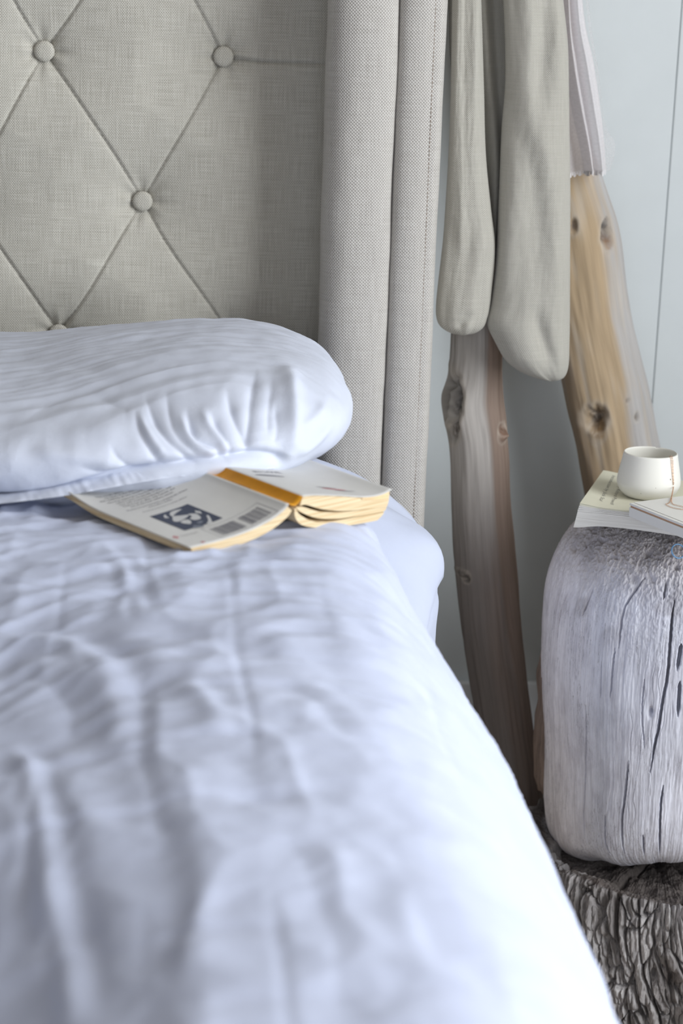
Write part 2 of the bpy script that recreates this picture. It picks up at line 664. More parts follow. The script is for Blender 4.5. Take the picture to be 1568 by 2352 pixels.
# backing box of the headboard
link('backing', box(PX0 - 0.05, 0.345, 2.565, 2.79, 0.15, 1.76, 0.01), M['bed_base'], hb)
# fabric covered buttons
pr = spline([(0.0, -0.0056), (0.007, -0.0054), (0.0112, -0.0040), (0.0132, -0.001), (0.0118, 0.003), (0.009, 0.006)], 12)
th = np.linspace(0, 2 * math.pi, 28, endpoint=False)
BV = np.stack([np.outer(pr[:, 0], np.cos(th)), np.repeat(pr[:, 1][:, None], 28, 1), np.outer(pr[:, 0], np.sin(th))], -1).reshape(-1, 3)
bme = None
for x, z in btn:
    if not (-1.03 < x < 0.2 and 0.6 < z < 1.72):
        continue
    if bme is None:
        o = obj('button', BV, gfaces(12, 28, True), M['linen_panel'], hb, True, np.stack([BV[:, 0], BV[:, 2]], 1))
        bme = o.data
    else:
        o = link('button', bme, None, hb)
    o.location = (x, 2.5520, z)
    o.parent = hb
    o.matrix_parent_inverse = hb.matrix_world.inverted()

# wings
roll_c = [(0.238, 2.62), (0.233, 2.55), (0.224, 2.48), (0.2185, 2.45), (0.2195, 2.428), (0.2285, 2.411), (0.244, 2.4015), (0.263, 2.3985), (0.283, 2.400), (0.297, 2.405), (0.3035, 2.4125), (0.3055, 2.4205)]
band_c = [(0.3045, 2.4215), (0.3065, 2.4125), (0.3115, 2.4055), (0.322, 2.4015), (0.335, 2.4008), (0.3455, 2.4028), (0.3478, 2.4042), (0.351, 2.4035), (0.3575, 2.4065), (0.3625, 2.4145), (0.3655, 2.43), (0.367, 2.47), (0.367, 2.52), (0.366, 2.60)]


def extrude_profile(name, prof, n, z0, z1, nz, mat, parent, amp, mir=None):
    c = spline(prof, n)
    s = np.concatenate([[0], np.cumsum(np.linalg.norm(np.diff(c, axis=0), axis=1))])
    zz = np.linspace(z0, z1, nz)
    P = np.zeros((nz, n, 3))
    P[..., 0] = c[None, :, 0]
    P[..., 1] = c[None, :, 1]
    P[..., 2] = zz[:, None]
    N = gnormals(P)
    d = amp * fbm(P[..., 2] * 7 + 4, s[None, :] * 14 + P[..., 2] * 0, 1.3, 3)
    P += N * d[..., None]
    if mir is not None:
        P[..., 0] = mir - P[..., 0]
    U = np.stack([np.repeat(s[None], nz, 0), P[..., 2]], -1)
    return obj(name, P.reshape(-1, 3), gfaces(nz, n), mat, parent, True, U.reshape(-1, 2))


for mir in (None, -0.834):
    extrude_profile('wing_roll', roll_c, 70, 0.15, 1.78, 220, M['linen'], hb, 0.0016, mir)
    wbnd = extrude_profile('wing_band', band_c, 70, 0.15, 1.78, 220, M['linen'], hb, 0.0010, mir)
    # running stitch along the outer band
    V, Fc = [], []
    for z in np.arange(0.2, 1.77, 0.0052):
        x = 0.3478 if mir is None else mir - 0.3478
        b0 = len(V)
        for dx, dy, dz in ((-.0005, 0, 0), (.0005, 0, 0), (.0005, 0, .0034), (-.0005, 0, .0034), (0, -.0008, .0006), (0, -.0008, .0028)):
            V.append((x + dx, 2.4037 + dy, z + dz))
        Fc += [(b0, b0 + 1, b0 + 4), (b0 + 1, b0 + 2, b0 + 5, b0 + 4), (b0 + 2, b0 + 3, b0 + 5), (b0 + 3, b0, b0 + 4, b0 + 5)]
    st = obj('stitching', V, Fc, M['thread'], wbnd, True)
    tag(st, kind='stuff')

# ------------------------------------------------------------------ bed
# bed surface used to seat everything
XT = 0.1445


def dome(X):
    """loft of the duvet: crest near the edge, sinking towards the middle of the bed"""
    t = X - 0.05
    a = np.maximum(0, -t)
    left = np.where(a < 0.08, 1.35 * a * a, 1.35 * 0.0064 + 0.216 * (a - 0.08))
    left = 0.10 * np.tanh(left / 0.10)
    return left + 0.7 * np.maximum(0, t) ** 2


def bed_drop(X):
    return 0.158 * (np.maximum(0, X - XT) / 0.1705) ** 2.2


bl = link('bed_base', box(-1.14, 0.31, 0.46, 2.38, 0.0, 0.415, 0.02), M['bed_base'])
tag(bl, 'linen bed base hidden under the white mattress', 'bed base')

# mattress with its white sheet
mu = spline([(-1.18, 0.44), (-1.195, 0.60), (-1.17, 0.70), (-1.05, 0.77), (-0.8, 0.79), (-0.4, 0.795), (0.0, 0.792), (0.12, 0.785), (0.20, 0.769), (0.27, 0.738), (0.325, 0.700), (0.350, 0.668), (0.358, 0.63), (0.354, 0.58), (0.352, 0.52), (0.345, 0.44)], 330)
my = np.arange(0.44, 2.395, 0.006)
MX = np.repeat(mu[None, :, 0], len(my), 0)
MZ = np.repeat(mu[None, :, 1], len(my), 0)
MYv = np.repeat(my[:, None], 330, 1)
# narrower below the duvet
nar = sstep(2.24, 2.00, MYv)
MX = MX - nar * 0.060 * sstep(0.1, 0.36, MX)
MZ = MZ - nar * (0.02 + 0.075 * sstep(0.55, 0.72, MZ))
P = np.stack([MX, MYv, MZ], -1)
N = -gnormals(P)
N = np.where((N[..., 2:3] < -0.2), -N, N)
if N[len(my) // 2, 165, 2] < 0:
    N = -N
ax = MX
d = 0.006 * fbm(MX * 5, MYv * 9, MZ * 6, 3) + 0.004 * noise(MX * 7 + 3, MYv * 26, MZ * 14)
# gathered corner of the sheet at the head end and soft side folds
cp = atY(992, 1262, 2.22)
d += 0.014 * np.exp(-((MYv - 2.22) / 0.05) ** 2 - ((MZ - cp[2]) / 0.03) ** 2) * (MX > 0)
d += 0.0025 * np.sin(MYv * 62 + 3 * noise(MYv * 5, MZ * 9)) * sstep(0.66, 0.56, MZ) * (MX > 0)
P = P + N * d[..., None]
# rounded closing at the head end and foot end
rr = 0.05
for end, sg in ((2.395, 1), (0.44, -1)):
    q = np.clip(1 - np.abs(MYv - end) / rr, 0, 1)
    P[..., 2] -= rr * 0.8 * (1 - np.sqrt(np.clip(1 - q ** 2, 0, 1))) * sstep(0.44, 0.6, MZ)
nV = P.shape[0] * P.shape[1]
Fm = gfaces(len(my), 330)
mt = obj('mattress', P.reshape(-1, 3), Fm, M['sheet'], None, True)
bmm = bmesh.new()
bmm.from_mesh(mt.data)
bmesh.ops.holes_fill(bmm, edges=[e for e in bmm.edges if e.is_boundary], sides=0)
bmm.to_mesh(mt.data)
bmm.free()
tag(mt, 'mattress in a white fitted sheet, its corner showing beside the headboard wing', 'mattress')

# duvet -----------------------------------------------------------------
ZT = 0.835
prof = []
for X in np.linspace(XT - 0.02, 0.335, 60):
    prof.append((X, ZT - bed_drop(X)))
xe, ze = prof[-1]
prof += [(xe + 0.012, ze - 0.04), (xe + 0.018, ze - 0.085), (xe + 0.016, ze - 0.14), (xe + 0.012, ze - 0.19), (xe + 0.01, ze - 0.22)]
right = spline(prof, 130)
cols = [(-1.24, 0.40), (-1.25, 0.52), (-1.24, 0.66), (-1.19, 0.77), (-1.08, 0.825)]
leftp = spline(cols, 40)
mid_far = np.stack([np.linspace(-1.07, -0.27, 90), np.full(90, ZT)], 1)
mid_near = np.stack([np.linspace(-0.265, XT - 0.0235, 122), np.full(122, ZT)], 1)
U = np.vstack([leftp, mid_far, mid_near, right])
nu = len(U)
vy = np.concatenate([np.linspace(0.42, 0.80, 40, endpoint=False), np.linspace(0.80, 1.93, 330)])
tail = 26
nv = len(vy)
YY = np.repeat(vy[:, None], nu, 1)
XX = np.repeat(U[None, :, 0], nv, 0)
ZZ = np.repeat(U[None, :, 1], nv, 0)
sarc = np.concatenate([[0], np.cumsum(np.linalg.norm(np.diff(U, axis=0), axis=1))])
sarc -= sarc[len(leftp) + 90 + 121] - (XT - 0.0235)     # arc coordinate equals X on the flat top
SS = np.repeat(sarc[None], nv, 0)
# head edge is a gentle curve
edge = 1.90 + 0.06 * sstep(0.12, 0.40, SS) + 0.012 * noise(SS * 5, 0.3)
YY = 0.42 + (YY - 0.42) * (edge - 0.42) / (1.93 - 0.42)
fD = sstep(1.72, 1.35, YY)
ZZ = ZZ - fD * (dome(XX) - 0.27 * np.where(SS > 0, bed_drop(np.minimum(XX, 0.335)), 0)) * (XX > -1.0)
ZZ = ZZ - 0.28 * np.clip(0.03 - XX, 0, 0.25) * sstep(1.20, 0.90, YY) * (XX > -1.0)
XX = XX - 0.040 * sstep(1.50, 1.93, YY) * sstep(0.15, 0.34, SS)
P = np.stack([XX, YY, ZZ], -1)
N = gnormals(P)
if N[100, 180, 2] < 0:
    N = -N
wx = SS + 0.012 * noise(SS * 12, YY * 12, 4.1)
wy = YY + 0.012 * noise(SS * 12, YY * 12, 9.7)
d = 0.006 * fbm(SS * 3.1, YY * 3.3, 0.7, 2)
d += 0.0028 * noise(wx * 5, wy * 17 + 0.8 * wx, 3.3) * (0.5 + 0.5 * sstep(0.9, 1.5, YY))
d += 0.0022 * (0.35 - np.abs(noise(wx * 11 + wy * 5, wy * 13, 8.1)) * 2)
d += 0.0026 * (0.35 - np.abs(noise(wx * 24, wy * 7, 5.5)) * 2) * sstep(0.35, 0.0, SS)
d += 0.0028 * (0.3 - np.abs(noise(wx * 6, wy * 34 + 6 * (SS - 0.1) ** 2 * 10, 6.5)) * 2) * sstep(1.05, 1.5, YY)
# crumpled cotton: faceted creases at two scales
cr1 = worley(wx * 13 + 0.5 * noise(SS * 9, YY * 9, 2.0), wy * 15 + 0.5 * noise(SS * 9, YY * 9, 5.0), 1)
cr2 = worley(wx * 30 + 0.4 * noise(SS * 22, YY * 22, 2.0), wy * 36, 2)
cr3 = worley(wx * 11, wy * 60 + 5 * wx, 3)
soft = 0.35 + 0.65 * sstep(0.30, 0.05, SS)
d += soft * (0.0032 * cr1 + 0.0020 * cr2) + 0.0016 * cr3 * sstep(0.9, 1.4, YY)
d += 0.0020 * (0.3 - np.abs(noise(wx * 4.5 + 2 * wy, wy * 62 + 14 * (SS - 0.05) ** 2, 11.0))) * sstep(1.2, 1.5, YY)
# pressed storage folds left in the cotton
for k in range(-3, 6):
    x0 = 0.075 * k + 0.004 * math.sin(k * 5)
    d -= 0.0012 * np.exp(-((SS - x0 - 0.004 * noise(YY * 6, k * 3.1)) / 0.0035) ** 2) * sstep(-0.1, 0.3, noise(SS * 3, YY * 4, k * 1.7))
for k in range(0, 14):
    y0 = 0.80 + 0.085 * k
    d -= 0.0013 * np.exp(-((YY - y0 - 0.004 * noise(SS * 6, k * 2.3)) / 0.0035) ** 2) * sstep(-0.2, 0.3, noise(SS * 4, YY * 3, k * 2.9))
# local rise under the right half of the book
d += 0.016 * np.exp(-((SS - 0.235) / 0.06) ** 2 - ((YY - 1.83) / 0.11) ** 2)
d -= 0.004 * np.exp(-((SS + 0.02) / 0.12) ** 2 - ((YY - 1.76) / 0.10) ** 2)


def duv(pts, amp, sig, asym=0.0):
    """a crease or ridge laid along a line on the duvet"""
    global d
    q = [atZ(x, y, ZT)[:2] for x, y in pts]
    amp = amp * 0.40
    q = spline(q, 14)
    dist, sd_, par = pdist(SS + 0.25 * (wx - SS), YY + 0.25 * (wy - YY), q)
    taper = sstep(0, 0.12, par) * sstep(1.0, 0.88, par) * 0.85 + 0.15 * ((par > 0) & (par < 1))
    pr_ = np.exp(-(dist / sig) ** 2) if amp > 0 else 1.1 * np.exp(-np.sqrt(dist ** 2 + 1e-6) / sig)
    d = d + amp * pr_ * taper * (1 + asym * sd_)
    d = d - 0.45 * amp * np.exp(-((dist - 2.0 * sig) / sig) ** 2) * taper * (sd_ > 0)


duv([(15, 1630), (60, 1690), (90, 1800), (110, 1950), (150, 2100), (150, 2300)], 0.011, 0.0075)
duv([(-60, 1420), (120, 1436), (215, 1490), (265, 1600), (260, 1690)], 0.013, 0.012)
duv([(-50, 1520), (60, 1500), (150, 1560), (160, 1640)], -0.009, 0.010)
duv([(318, 1540), (326, 1700), (348, 1830), (385, 1920)], -0.005, 0.006)
duv([(90, 1705), (330, 1696), (700, 1686)], -0.006, 0.007)
duv([(0, 1852), (240, 1842), (520, 1826), (700, 1830)], -0.007, 0.007)
duv([(0, 2110), (300, 2120), (700, 2130)], -0.007, 0.008)
duv([(520, 1424), (640, 1402), (800, 1404), (980, 1450)], 0.006, 0.009)
duv([(440, 1330), (600, 1304), (760, 1300), (930, 1330)], 0.0045, 0.008)
duv([(560, 1490), (760, 1462), (930, 1490), (1030, 1540)], 0.005, 0.010)
duv([(360, 1290), (560, 1268), (760, 1268), (900, 1292)], 0.003, 0.006)
duv([(0, 1325), (120, 1300), (260, 1310)], 0.005, 0.009)
duv([(0, 1400), (140, 1385), (300, 1345), (420, 1330)], -0.006, 0.010)
duv([(230, 1250), (290, 1330), (330, 1420)], 0.0035, 0.006)
duv([(640, 1900), (710, 2010), (760, 2130), (770, 2330)], -0.0035, 0.009)
duv([(600, 1560), (720, 1600), (790, 1690)], -0.005, 0.010)
duv([(430, 1560), (480, 1640), (490, 1700)], 0.004, 0.010)
duv([(880, 1900), (960, 2050), (1010, 2200)], -0.004, 0.012)
# thin stitched hem line along the head end
P = P + N * d[..., None]
# rolled head edge dropping to the sheet
last = P[-1].copy()
Nl = N[-1]
rows_ = [P]
for k in range(1, tail + 1):
    a = math.pi * k / tail
    rad = 0.013
    q = last + np.array([0, 1.0, 0]) * (rad * math.sin(a)) - Nl * (rad * (1 - math.cos(a)))
    rows_.append(q[None])
P = np.concatenate(rows_, 0)
dv = obj('duvet', P.reshape(-1, 3), gfaces(P.shape[0], nu), M['cotton'], None, True)
tag(dv, 'large rumpled white cotton duvet covering the bed in the foreground', 'duvet')
ZD = P[:nv, :, 2]


def bed_z(x, y):
    """height of the duvet top at a point"""
    j = np.argmin((P[:nv, :, 0] - x) ** 2 + (P[:nv, :, 1] - y) ** 2)
    return ZD.ravel()[j]


# ------------------------------------------------------------------ pillow
def cube_sphere(nx, ny, nz):
    V, Fc = [], []
    off = 0

    def face(n1, n2, fn):
        nonlocal off
        a = np.tan(np.linspace(-1, 1, n1) * math.pi / 4)
        b = np.tan(np.linspace(-1, 1, n2) * math.pi / 4)
        A, B = np.meshgrid(a, b)
        q = fn(A, B)
        V.append(np.stack(q, -1).reshape(-1, 3))
        Fc.append(gfaces(n2, n1) + off)
        off += n1 * n2
    one = lambda A: np.ones_like(A)
    face(nx, ny, lambda A, B: (A, B, one(A)))
    face(nx, ny, lambda A, B: (-A, B, -one(A)))
    face(nx, nz, lambda A, B: (A, -one(A), B))
    face(nx, nz, lambda A, B: (-A, one(A), B))
    face(ny, nz, lambda A, B: (one(A), A, B))
    face(ny, nz, lambda A, B: (-one(A), -A, B))
    return np.vstack(V), np.vstack(Fc)


CV, CF = cube_sphere(300, 170, 120)
pn_ = np.array([2.6, 2.6, 2.15])
# superellipsoid normalisation
def sup(V, e_plan, e_v):
    r = (np.abs(V[:, 0]) ** e_plan + np.abs(V[:, 1]) ** e_plan) ** (1 / e_plan)
    t = (r ** e_v + np.abs(V[:, 2]) ** e_v) ** (1 / e_v)
    return V / t[:, None]


S = sup(CV, 3.0, 2.25)
PC = np.array([-0.105, 2.135, 0.879])
PA = np.array([0.332, 0.315, 0.080])
Q = S * PA
rr_ = np.abs(S[:, 0])
x, y, z = Q[:, 0] + PC[0], Q[:, 1] + PC[1], Q[:, 2] + PC[2]
# head dent towards the left, plumper right end, flattened underside
top = S[:, 2] > 0
z = z - 0.030 * sstep(0.10, -0.18, x) * np.clip(S[:, 2], 0, 1)
z = z + 0.015 * sstep(-0.02, 0.20, x)
zb = np.where(y < 1.93, 0.838, 0.838 - 0.04 * sstep(1.93, 2.02, y))
low = z < zb
z = np.where(low, zb + (z - zb) * 0.12, z)
# front lower edge tucks in towards the bed
nrm = S / PA * np.array([1, 1, 1])
nrm /= np.linalg.norm(nrm, axis=1)[:, None]
fr = sstep(0.15, 0.75, -nrm[:, 1])          # how much it faces the camera
arc = z - (y - 1.82) * 0.6
dd = 0.0045 * fbm(x * 6, y * 6, z * 8, 3)
wz = z + 0.006 * noise(x * 9, z * 14, 2.0)
dd += 0.0030 * (0.3 - np.abs(noise(x * 4.0 + 1.5 * wz, (arc + 0.10 * x) * 62, 1.0))) * sstep(0.885, 0.93, z)
dd += 0.0009 * noise(x * 3.0, (arc + 0.13 * x) * 48, 6.0) * sstep(0.885, 0.93, z)
dd += 0.0010 * noise(x * 40, y * 40, z * 40)
dd += fr * (0.0026 * worley(x * 17 + 0.5 * noise(x * 11, z * 11, 3.0), arc * 20, 4) + 0.0016 * worley(x * 38, arc * 40, 5)) * sstep(0.95, 0.89, z)


def pfold(zpts, amp, sig, plane=1.87):
    """a fold on the front of the pillow"""
    global dd
    q = [atY(250 + a / 2.703, 820 + b / 2.703, plane) for a, b in zpts]
    q = spline([(p[0], p[2]) for p in q], 12)
    dist, sd_, par = pdist(x, z, q)
    tp = sstep(0, 0.3, par) * (0.55 + 0.45 * sstep(1, 0.85, par))
    pr_ = np.exp(-(dist / sig) ** 2) if amp > 0 else 1.15 * np.exp(-np.sqrt(dist ** 2 + 4e-7) / (0.95 * sig))
    dd = dd + amp * pr_ * tp * sstep(2.06, 1.92, y) * (z > 0.8)


for pts_, am, sg in [
    ([(150, 330), (215, 450), (290, 550), (350, 600)], -0.0050, 0.0042),
    ([(210, 280), (330, 420), (440, 520), (540, 600)], -0.0058, 0.0042),
    ([(350, 250), (400, 400), (470, 480), (560, 560)], -0.0030, 0.0036),
    ([(480, 310), (540, 460), (670, 520), (725, 590)], -0.0062, 0.0042),
    ([(620, 330), (690, 420), (750, 510), (775, 570)], -0.0050, 0.0036),
    ([(730, 240), (770, 330), (850, 470), (880, 540)], -0.0070, 0.0062),
    ([(960, 190), (900, 290), (880, 400), (870, 500)], -0.0050, 0.0060),
    ([(1050, 220), (1010, 330), (1000, 440)], -0.0030, 0.0050),
    ([(170, 340), (260, 460), (340, 545)], 0.0030, 0.0040),
    ([(430, 330), (520, 470), (650, 560)], 0.0036, 0.0042),
    ([(560, 320), (640, 420), (730, 520)], 0.0030, 0.0040),
    ([(0, 480), (60, 560), (170, 620), (300, 610)], -0.0040, 0.0045),
    ([(-200, 600), (0, 650), (150, 625), (300, 600)], -0.0040, 0.0040),
    ([(-500, 520), (-200, 560), (60, 590)], 0.0030, 0.0060),
    ([(-600, 330), (-300, 250), (0, 260), (300, 210), (600, 170)], -0.0024, 0.0040),
    ([(-600, 430), (-350, 330), (-100, 300), (100, 340)], -0.0030, 0.0060),
    ([(300, 160), (600, 130), (900, 150), (1150, 190)], -0.0022, 0.0036),
    ([(1150, 195), (1160, 330), (1150, 480), (1120, 590)], 0.0050, 0.0070),
    ([(1050, 300), (1060, 420), (1040, 520)], -0.0040, 0.0075),
    ([(1180, 470), (1290, 430), (1370, 390)], 0.0030, 0.0055),
    ([(1130, 600), (1260, 580), (1380, 500)], 0.0030, 0.0055),
]:
    pfold(pts_, am, sg)
# pointed case corner
cc = atY(682, 892, 1.885)
dd += 0.011 * np.exp(-((x - cc[0]) / 0.014) ** 2 - ((z - cc[2]) / 0.014) ** 2) * sstep(2.04, 1.94, y)
# gather line just above the front hem
gl = [atY(a, b, 1.87) for a, b in [(-60, 1140), (120, 1104), (300, 1060), (370, 1044), (470, 1036), (580, 1030), (640, 1052)]]
gd, gs, gp = pdist(x, z, spline([(p[0], p[2]) for p in gl], 20))
dd -= 0.009 * np.exp(-(gd / 0.006) ** 2) * sstep(2.04, 1.94, y) * sstep(0.82, 0.84, z)
PV = np.stack([x, y, z], 1) + nrm * dd[:, None]
pw = empty('pillow', (PC[0], PC[1], 0.80), 'plump white cotton pillow leaning on the headboard above the open book', 'pillow')
po = obj('pillow_body', PV, CF, M['pillow'], pw, True)
bmm = bmesh.new()
bmm.from_mesh(po.data)
bmesh.ops.remove_doubles(bmm, verts=bmm.verts, dist=0.0004)
bmesh.ops.recalc_face_normals(bmm, faces=bmm.faces)
bmm.to_mesh(po.data)
bmm.free()
# hem strip of the pillow case along the front bottom
hem_top = [atY(a, b, Y_) for a, b, Y_ in [(-160, 1150, 1.850), (0, 1128, 1.845), (120, 1100, 1.845), (300, 1056, 1.850), (380, 1042, 1.855), (480, 1034, 1.862), (580, 1030, 1.875), (650, 1050, 1.895), (690, 1062, 1.93)]]
hem_bot = [atY(a, b, Y_) for a, b, Y_ in [(-160, 1172, 1.805), (0, 1157, 1.805), (140, 1140, 1.805), (300, 1112, 1.815), (400, 1097, 1.825), (480, 1090, 1.835), (580, 1082, 1.850), (650, 1074, 1.880), (695, 1076, 1.93)]]
ht, hbm = spline(hem_top, 220), spline(hem_bot, 220)
tt = np.linspace(0, 1, 26)
HP = np.zeros((26, 220, 3))
for i, t in enumerate(tt):
    q = ht * (1 - t) + hbm * t
    sx_ = np.linspace(0, 1, 220)
    wv = 0.0022 * noise(sx_ * 22 + 1.5 * t, t * 2.0, 3.0) + 0.0016 * noise(sx_ * 60, t * 1.5, 8.0)
    q = q + np.array([0, -1.0, 0.25]) * ((wv + 0.004 * math.sin(math.pi * t)) * min(1, 4 * t))[:, None]
    HP[i] = q
thick = np.array([0, 0.0035, -0.0005])
HV = np.concatenate([HP, HP[::-1] + thick], 0)
obj('case_hem', HV.reshape(-1, 3), gfaces(52, 220), M['pillow'], pw, True)

# ------------------------------------------------------------------ open paperback lying face down
BO = np.array([0.1399, 1.7456, 0.8617])
BPH, BTH = 0.6728, 0.0571
BW = np.array([math.cos(BPH), math.sin(BPH), 0])
BH = np.array([-math.sin(BPH) * math.cos(BTH), math.cos(BPH) * math.cos(BTH), math.sin(BTH)])
BN = np.cross(BW, BH)
HGT = 0.196
bk = empty('open_paperback', tuple(BO - np.array([0, 0, 0.04])), 'open paperback lying face down on the duvet half under the pillow', 'book')


def bl2w(w, h, n):
    w, h, n = np.broadcast_arrays(w, h, n)
    return BO + w[..., None] * BW + h[..., None] * BH + n[..., None] * BN


# section curves in (w, n) metres; left = back cover, right = front cover
Lc = spline([(-0.0090, 0.0036), (-0.016, -0.0022), (-0.034, -0.0095), (-0.062, -0.0155), (-0.095, -0.0182), (-0.128, -0.0190)], 60)
Rc = spline([(0.0082, 0.0082), (0.014, 0.0084), (0.034, 0.0055), (0.060, 0.0008), (0.088, -0.0048), (0.106, -0.0068), (0.120, -0.0062), (0.1305, -0.0035)], 60)
Sc = spline([(-0.0090, 0.0036), (-0.0050, 0.0018), (0.0, 0.0012), (0.0045, 0.0040), (0.0082, 0.0082)], 26)


def strip(name, curve, h0, h1, nh, th_, mat, twist=None):
    n = len(curve)
    hh = np.linspace(h0, h1, nh)
    W = np.repeat(curve[None, :, 0], nh, 0)
    Nn = np.repeat(curve[None, :, 1], nh, 0)
    Hh = np.repeat(hh[:, None], n, 1)
    if twist is not None:
        Nn = Nn + twist(W, Hh)
    A = bl2w(W, Hh, Nn)
    B = bl2w(W, Hh, Nn - th_)
    V = np.concatenate([A.reshape(-1, 3), B.reshape(-1, 3)])
    f1 = gfaces(nh, n)
    f2 = gfaces(nh, n)[:, ::-1] + n * nh
    e = []
    idx = lambda r, c: r * n + c
    bd = [idx(0, c) for c in range(n)] + [idx(r, n - 1) for r in range(1, nh)] + [idx(nh - 1, c) for c in range(n - 2, -1, -1)] + [idx(r, 0) for r in range(nh - 2, 0, -1)]
    for i in range(len(bd)):
        a, b = bd[i], bd[(i + 1) % len(bd)]
        e.append((a, a + n * nh, b + n * nh, b))
    return obj(name, V, np.vstack([f1, f2, np.array(e)]), mat, bk, False if False else True)


def ltw(W, H):     # back cover: fore edge lifts towards the far corner
    q = sstep(-0.03, -0.128, W)
    return q * (-0.0027 * (H / HGT)) + 0.007 * np.exp(-((W + 0.128) / 0.022) ** 2 - ((H - HGT) / 0.035) ** 2)


bcov = strip('back_cover', Lc, 0, HGT, 40, 0.00045, M['cover'], ltw)
strip('spine', Sc, 0, HGT, 30, 0.0005, M['spine'])
fcov = strip('front_cover', Rc, 0, HGT, 40, 0.00045, M['cover'])


def page_block(name, topc, botc, h0, h1, mat, nh=14, seed=0.0, n=50):
    tc, bc = spline(topc, n), spline(botc, n)
    ring_t, ring_b = tc, bc[::-1]
    side1 = np.array([tc[-1] * (1 - t) + bc[-1] * t + np.array([0.0012 * math.sin(math.pi * t), 0]) for t in np.linspace(0, 1, 8)[1:-1]])
    loop = np.vstack([ring_t, side1, ring_b])
    m = len(loop)
    hh = np.linspace(h0, h1, nh)
    V = []
    for h in hh:
        q = loop.copy()
        V.append(bl2w(q[:, 0], np.full(m, h), q[:, 1] + (ltw(q[:, 0], h) if topc[0][0] < -0.004 and topc[-1][0] < -0.05 else 0)))
    V = np.array(V).reshape(-1, 3)
    Fc = [tuple(f) for f in gfaces(nh, m, True)]
    # end caps as strips between top and bottom curve
    for r in (0, nh - 1):
        b0 = r * m
        for i in range(n - 1):
            Fc.append((b0 + i, b0 + i + 1, b0 + m - 2 - i, b0 + m - 1 - i))
        Fc.append(tuple([b0 + n - 1] + [b0 + n + j for j in range(6)] + [b0 + n + 6]))
    o = obj(name, V, Fc, mat, bk, True)
    bm = bmesh.new()
    bm.from_mesh(o.data)
    bmesh.ops.recalc_face_normals(bm, faces=bm.faces)
    for f in bm.faces:
        f.smooth = False
    bm.to_mesh(o.data)
    bm.free()
    return o


def mat_pages(name, base, edge, scale):
    """page edges: fine layered lines across the block height"""
    t = NT(name, 0.9, 0.1)
    v = t.coord('Generated', (3, 3, scale))
    n = t.noise(v, 1, 2, 0.4)
    c = t.ramp(n, [(0.35, edge), (0.6, base)])
    return t.done(c, t.bump(n, 0.3, 0.0008))


M['pages_aged'] = mat_pages('aged_page_edges', lin(226, 207, 172), lin(206, 180, 140), 26)
M['pages_new'] = mat_pages('white_page_edges', lin(234, 233, 228), lin(214, 212, 206), 40)
off = np.array([0, -0.0006])
lt = [(-0.0105, 0.0012), (-0.017, -0.0040), (-0.034, -0.0106), (-0.062, -0.0162), (-0.095, -0.0189), (-0.1265, -0.0197)]
lb = [(-0.004, -0.0040), (-0.011, -0.0105), (-0.032, -0.0200), (-0.062, -0.0262), (-0.095, -0.0278), (-0.1255, -0.0268)]
page_block('page_block', lt, lb, 0.0006, HGT - 0.001, M['pages_aged'])
# right half: sections of leaves with gaps between them
r1t = [(0.0086, 0.0068), (0.014, 0.0074), (0.034, 0.0046), (0.060, -0.0002), (0.088, -0.0058), (0.106, -0.0080), (0.127, -0.0082)]
r1b = [(0.0060, -0.0010), (0.014, -0.0012), (0.034, -0.0085), (0.060, -0.0148), (0.088, -0.0182), (0.106, -0.0198), (0.1255, -0.0212)]
r2t = [(0.0028, -0.0016), (0.013, -0.0038), (0.034, -0.0118), (0.060, -0.0164), (0.088, -0.0188), (0.106, -0.0202), (0.1254, -0.0216)]
r2b = [(0.0016, -0.0024), (0.010, -0.0085), (0.030, -0.0172), (0.056, -0.0222), (0.085, -0.0244), (0.104, -0.0252), (0.1225, -0.0256)]
r3t = [(0.0006, -0.0026), (0.007, -0.0100), (0.026, -0.0200), (0.052, -0.0240), (0.082, -0.0250), (0.104, -0.0256), (0.1222, -0.0262)]
r3b = [(-0.0010, -0.0030), (0.001, -0.0120), (0.012, -0.0215), (0.040, -0.0285), (0.075, -0.0318), (0.100, -0.0330), (0.1130, -0.0332)]
page_block('page_section', r1t, r1b, 0.0006, HGT - 0.001, M['pages_aged'])
page_block('page_section', r2t, r2b, 0.0012, HGT - 0.001, M['pages_aged'])
page_block('page_section', r3t, r3b, 0.0004, HGT - 0.001, M['pages_aged'])
# a few loose leaves fanning at the top right
for i in range(5):
    f = i / 5
    lc = spline([(0.088, -0.0060 - 0.0018 * f), (0.106, -0.0078 - 0.0036 * f), (0.119, -0.0072 - 0.005 * f), (0.1275 + 0.0008 * math.sin(i * 3), -0.0058 - 0.007 * f)], 20)
    strip('loose_leaf', lc, 0.0, HGT - 0.002, 8, 0.0003, M['page'])

# prints -----------------------------------------------------------------
def cover_n(curve, w, extra=None):
    o = np.argsort(curve[:, 0])
    return np.interp(w, curve[o, 0], curve[o, 1])


def place_print(name, V2, Fc, curve, mat, parent, lift=0.00025, tw=None):
    V2 = np.asarray(V2, float)
    w, h = V2[:, 0], V2[:, 1]
    n = cover_n(curve, w) + lift
    if tw is not None:
        n = n + tw(w, h)
    return obj(name, bl2w(w, h, n), Fc, mat, parent, False)


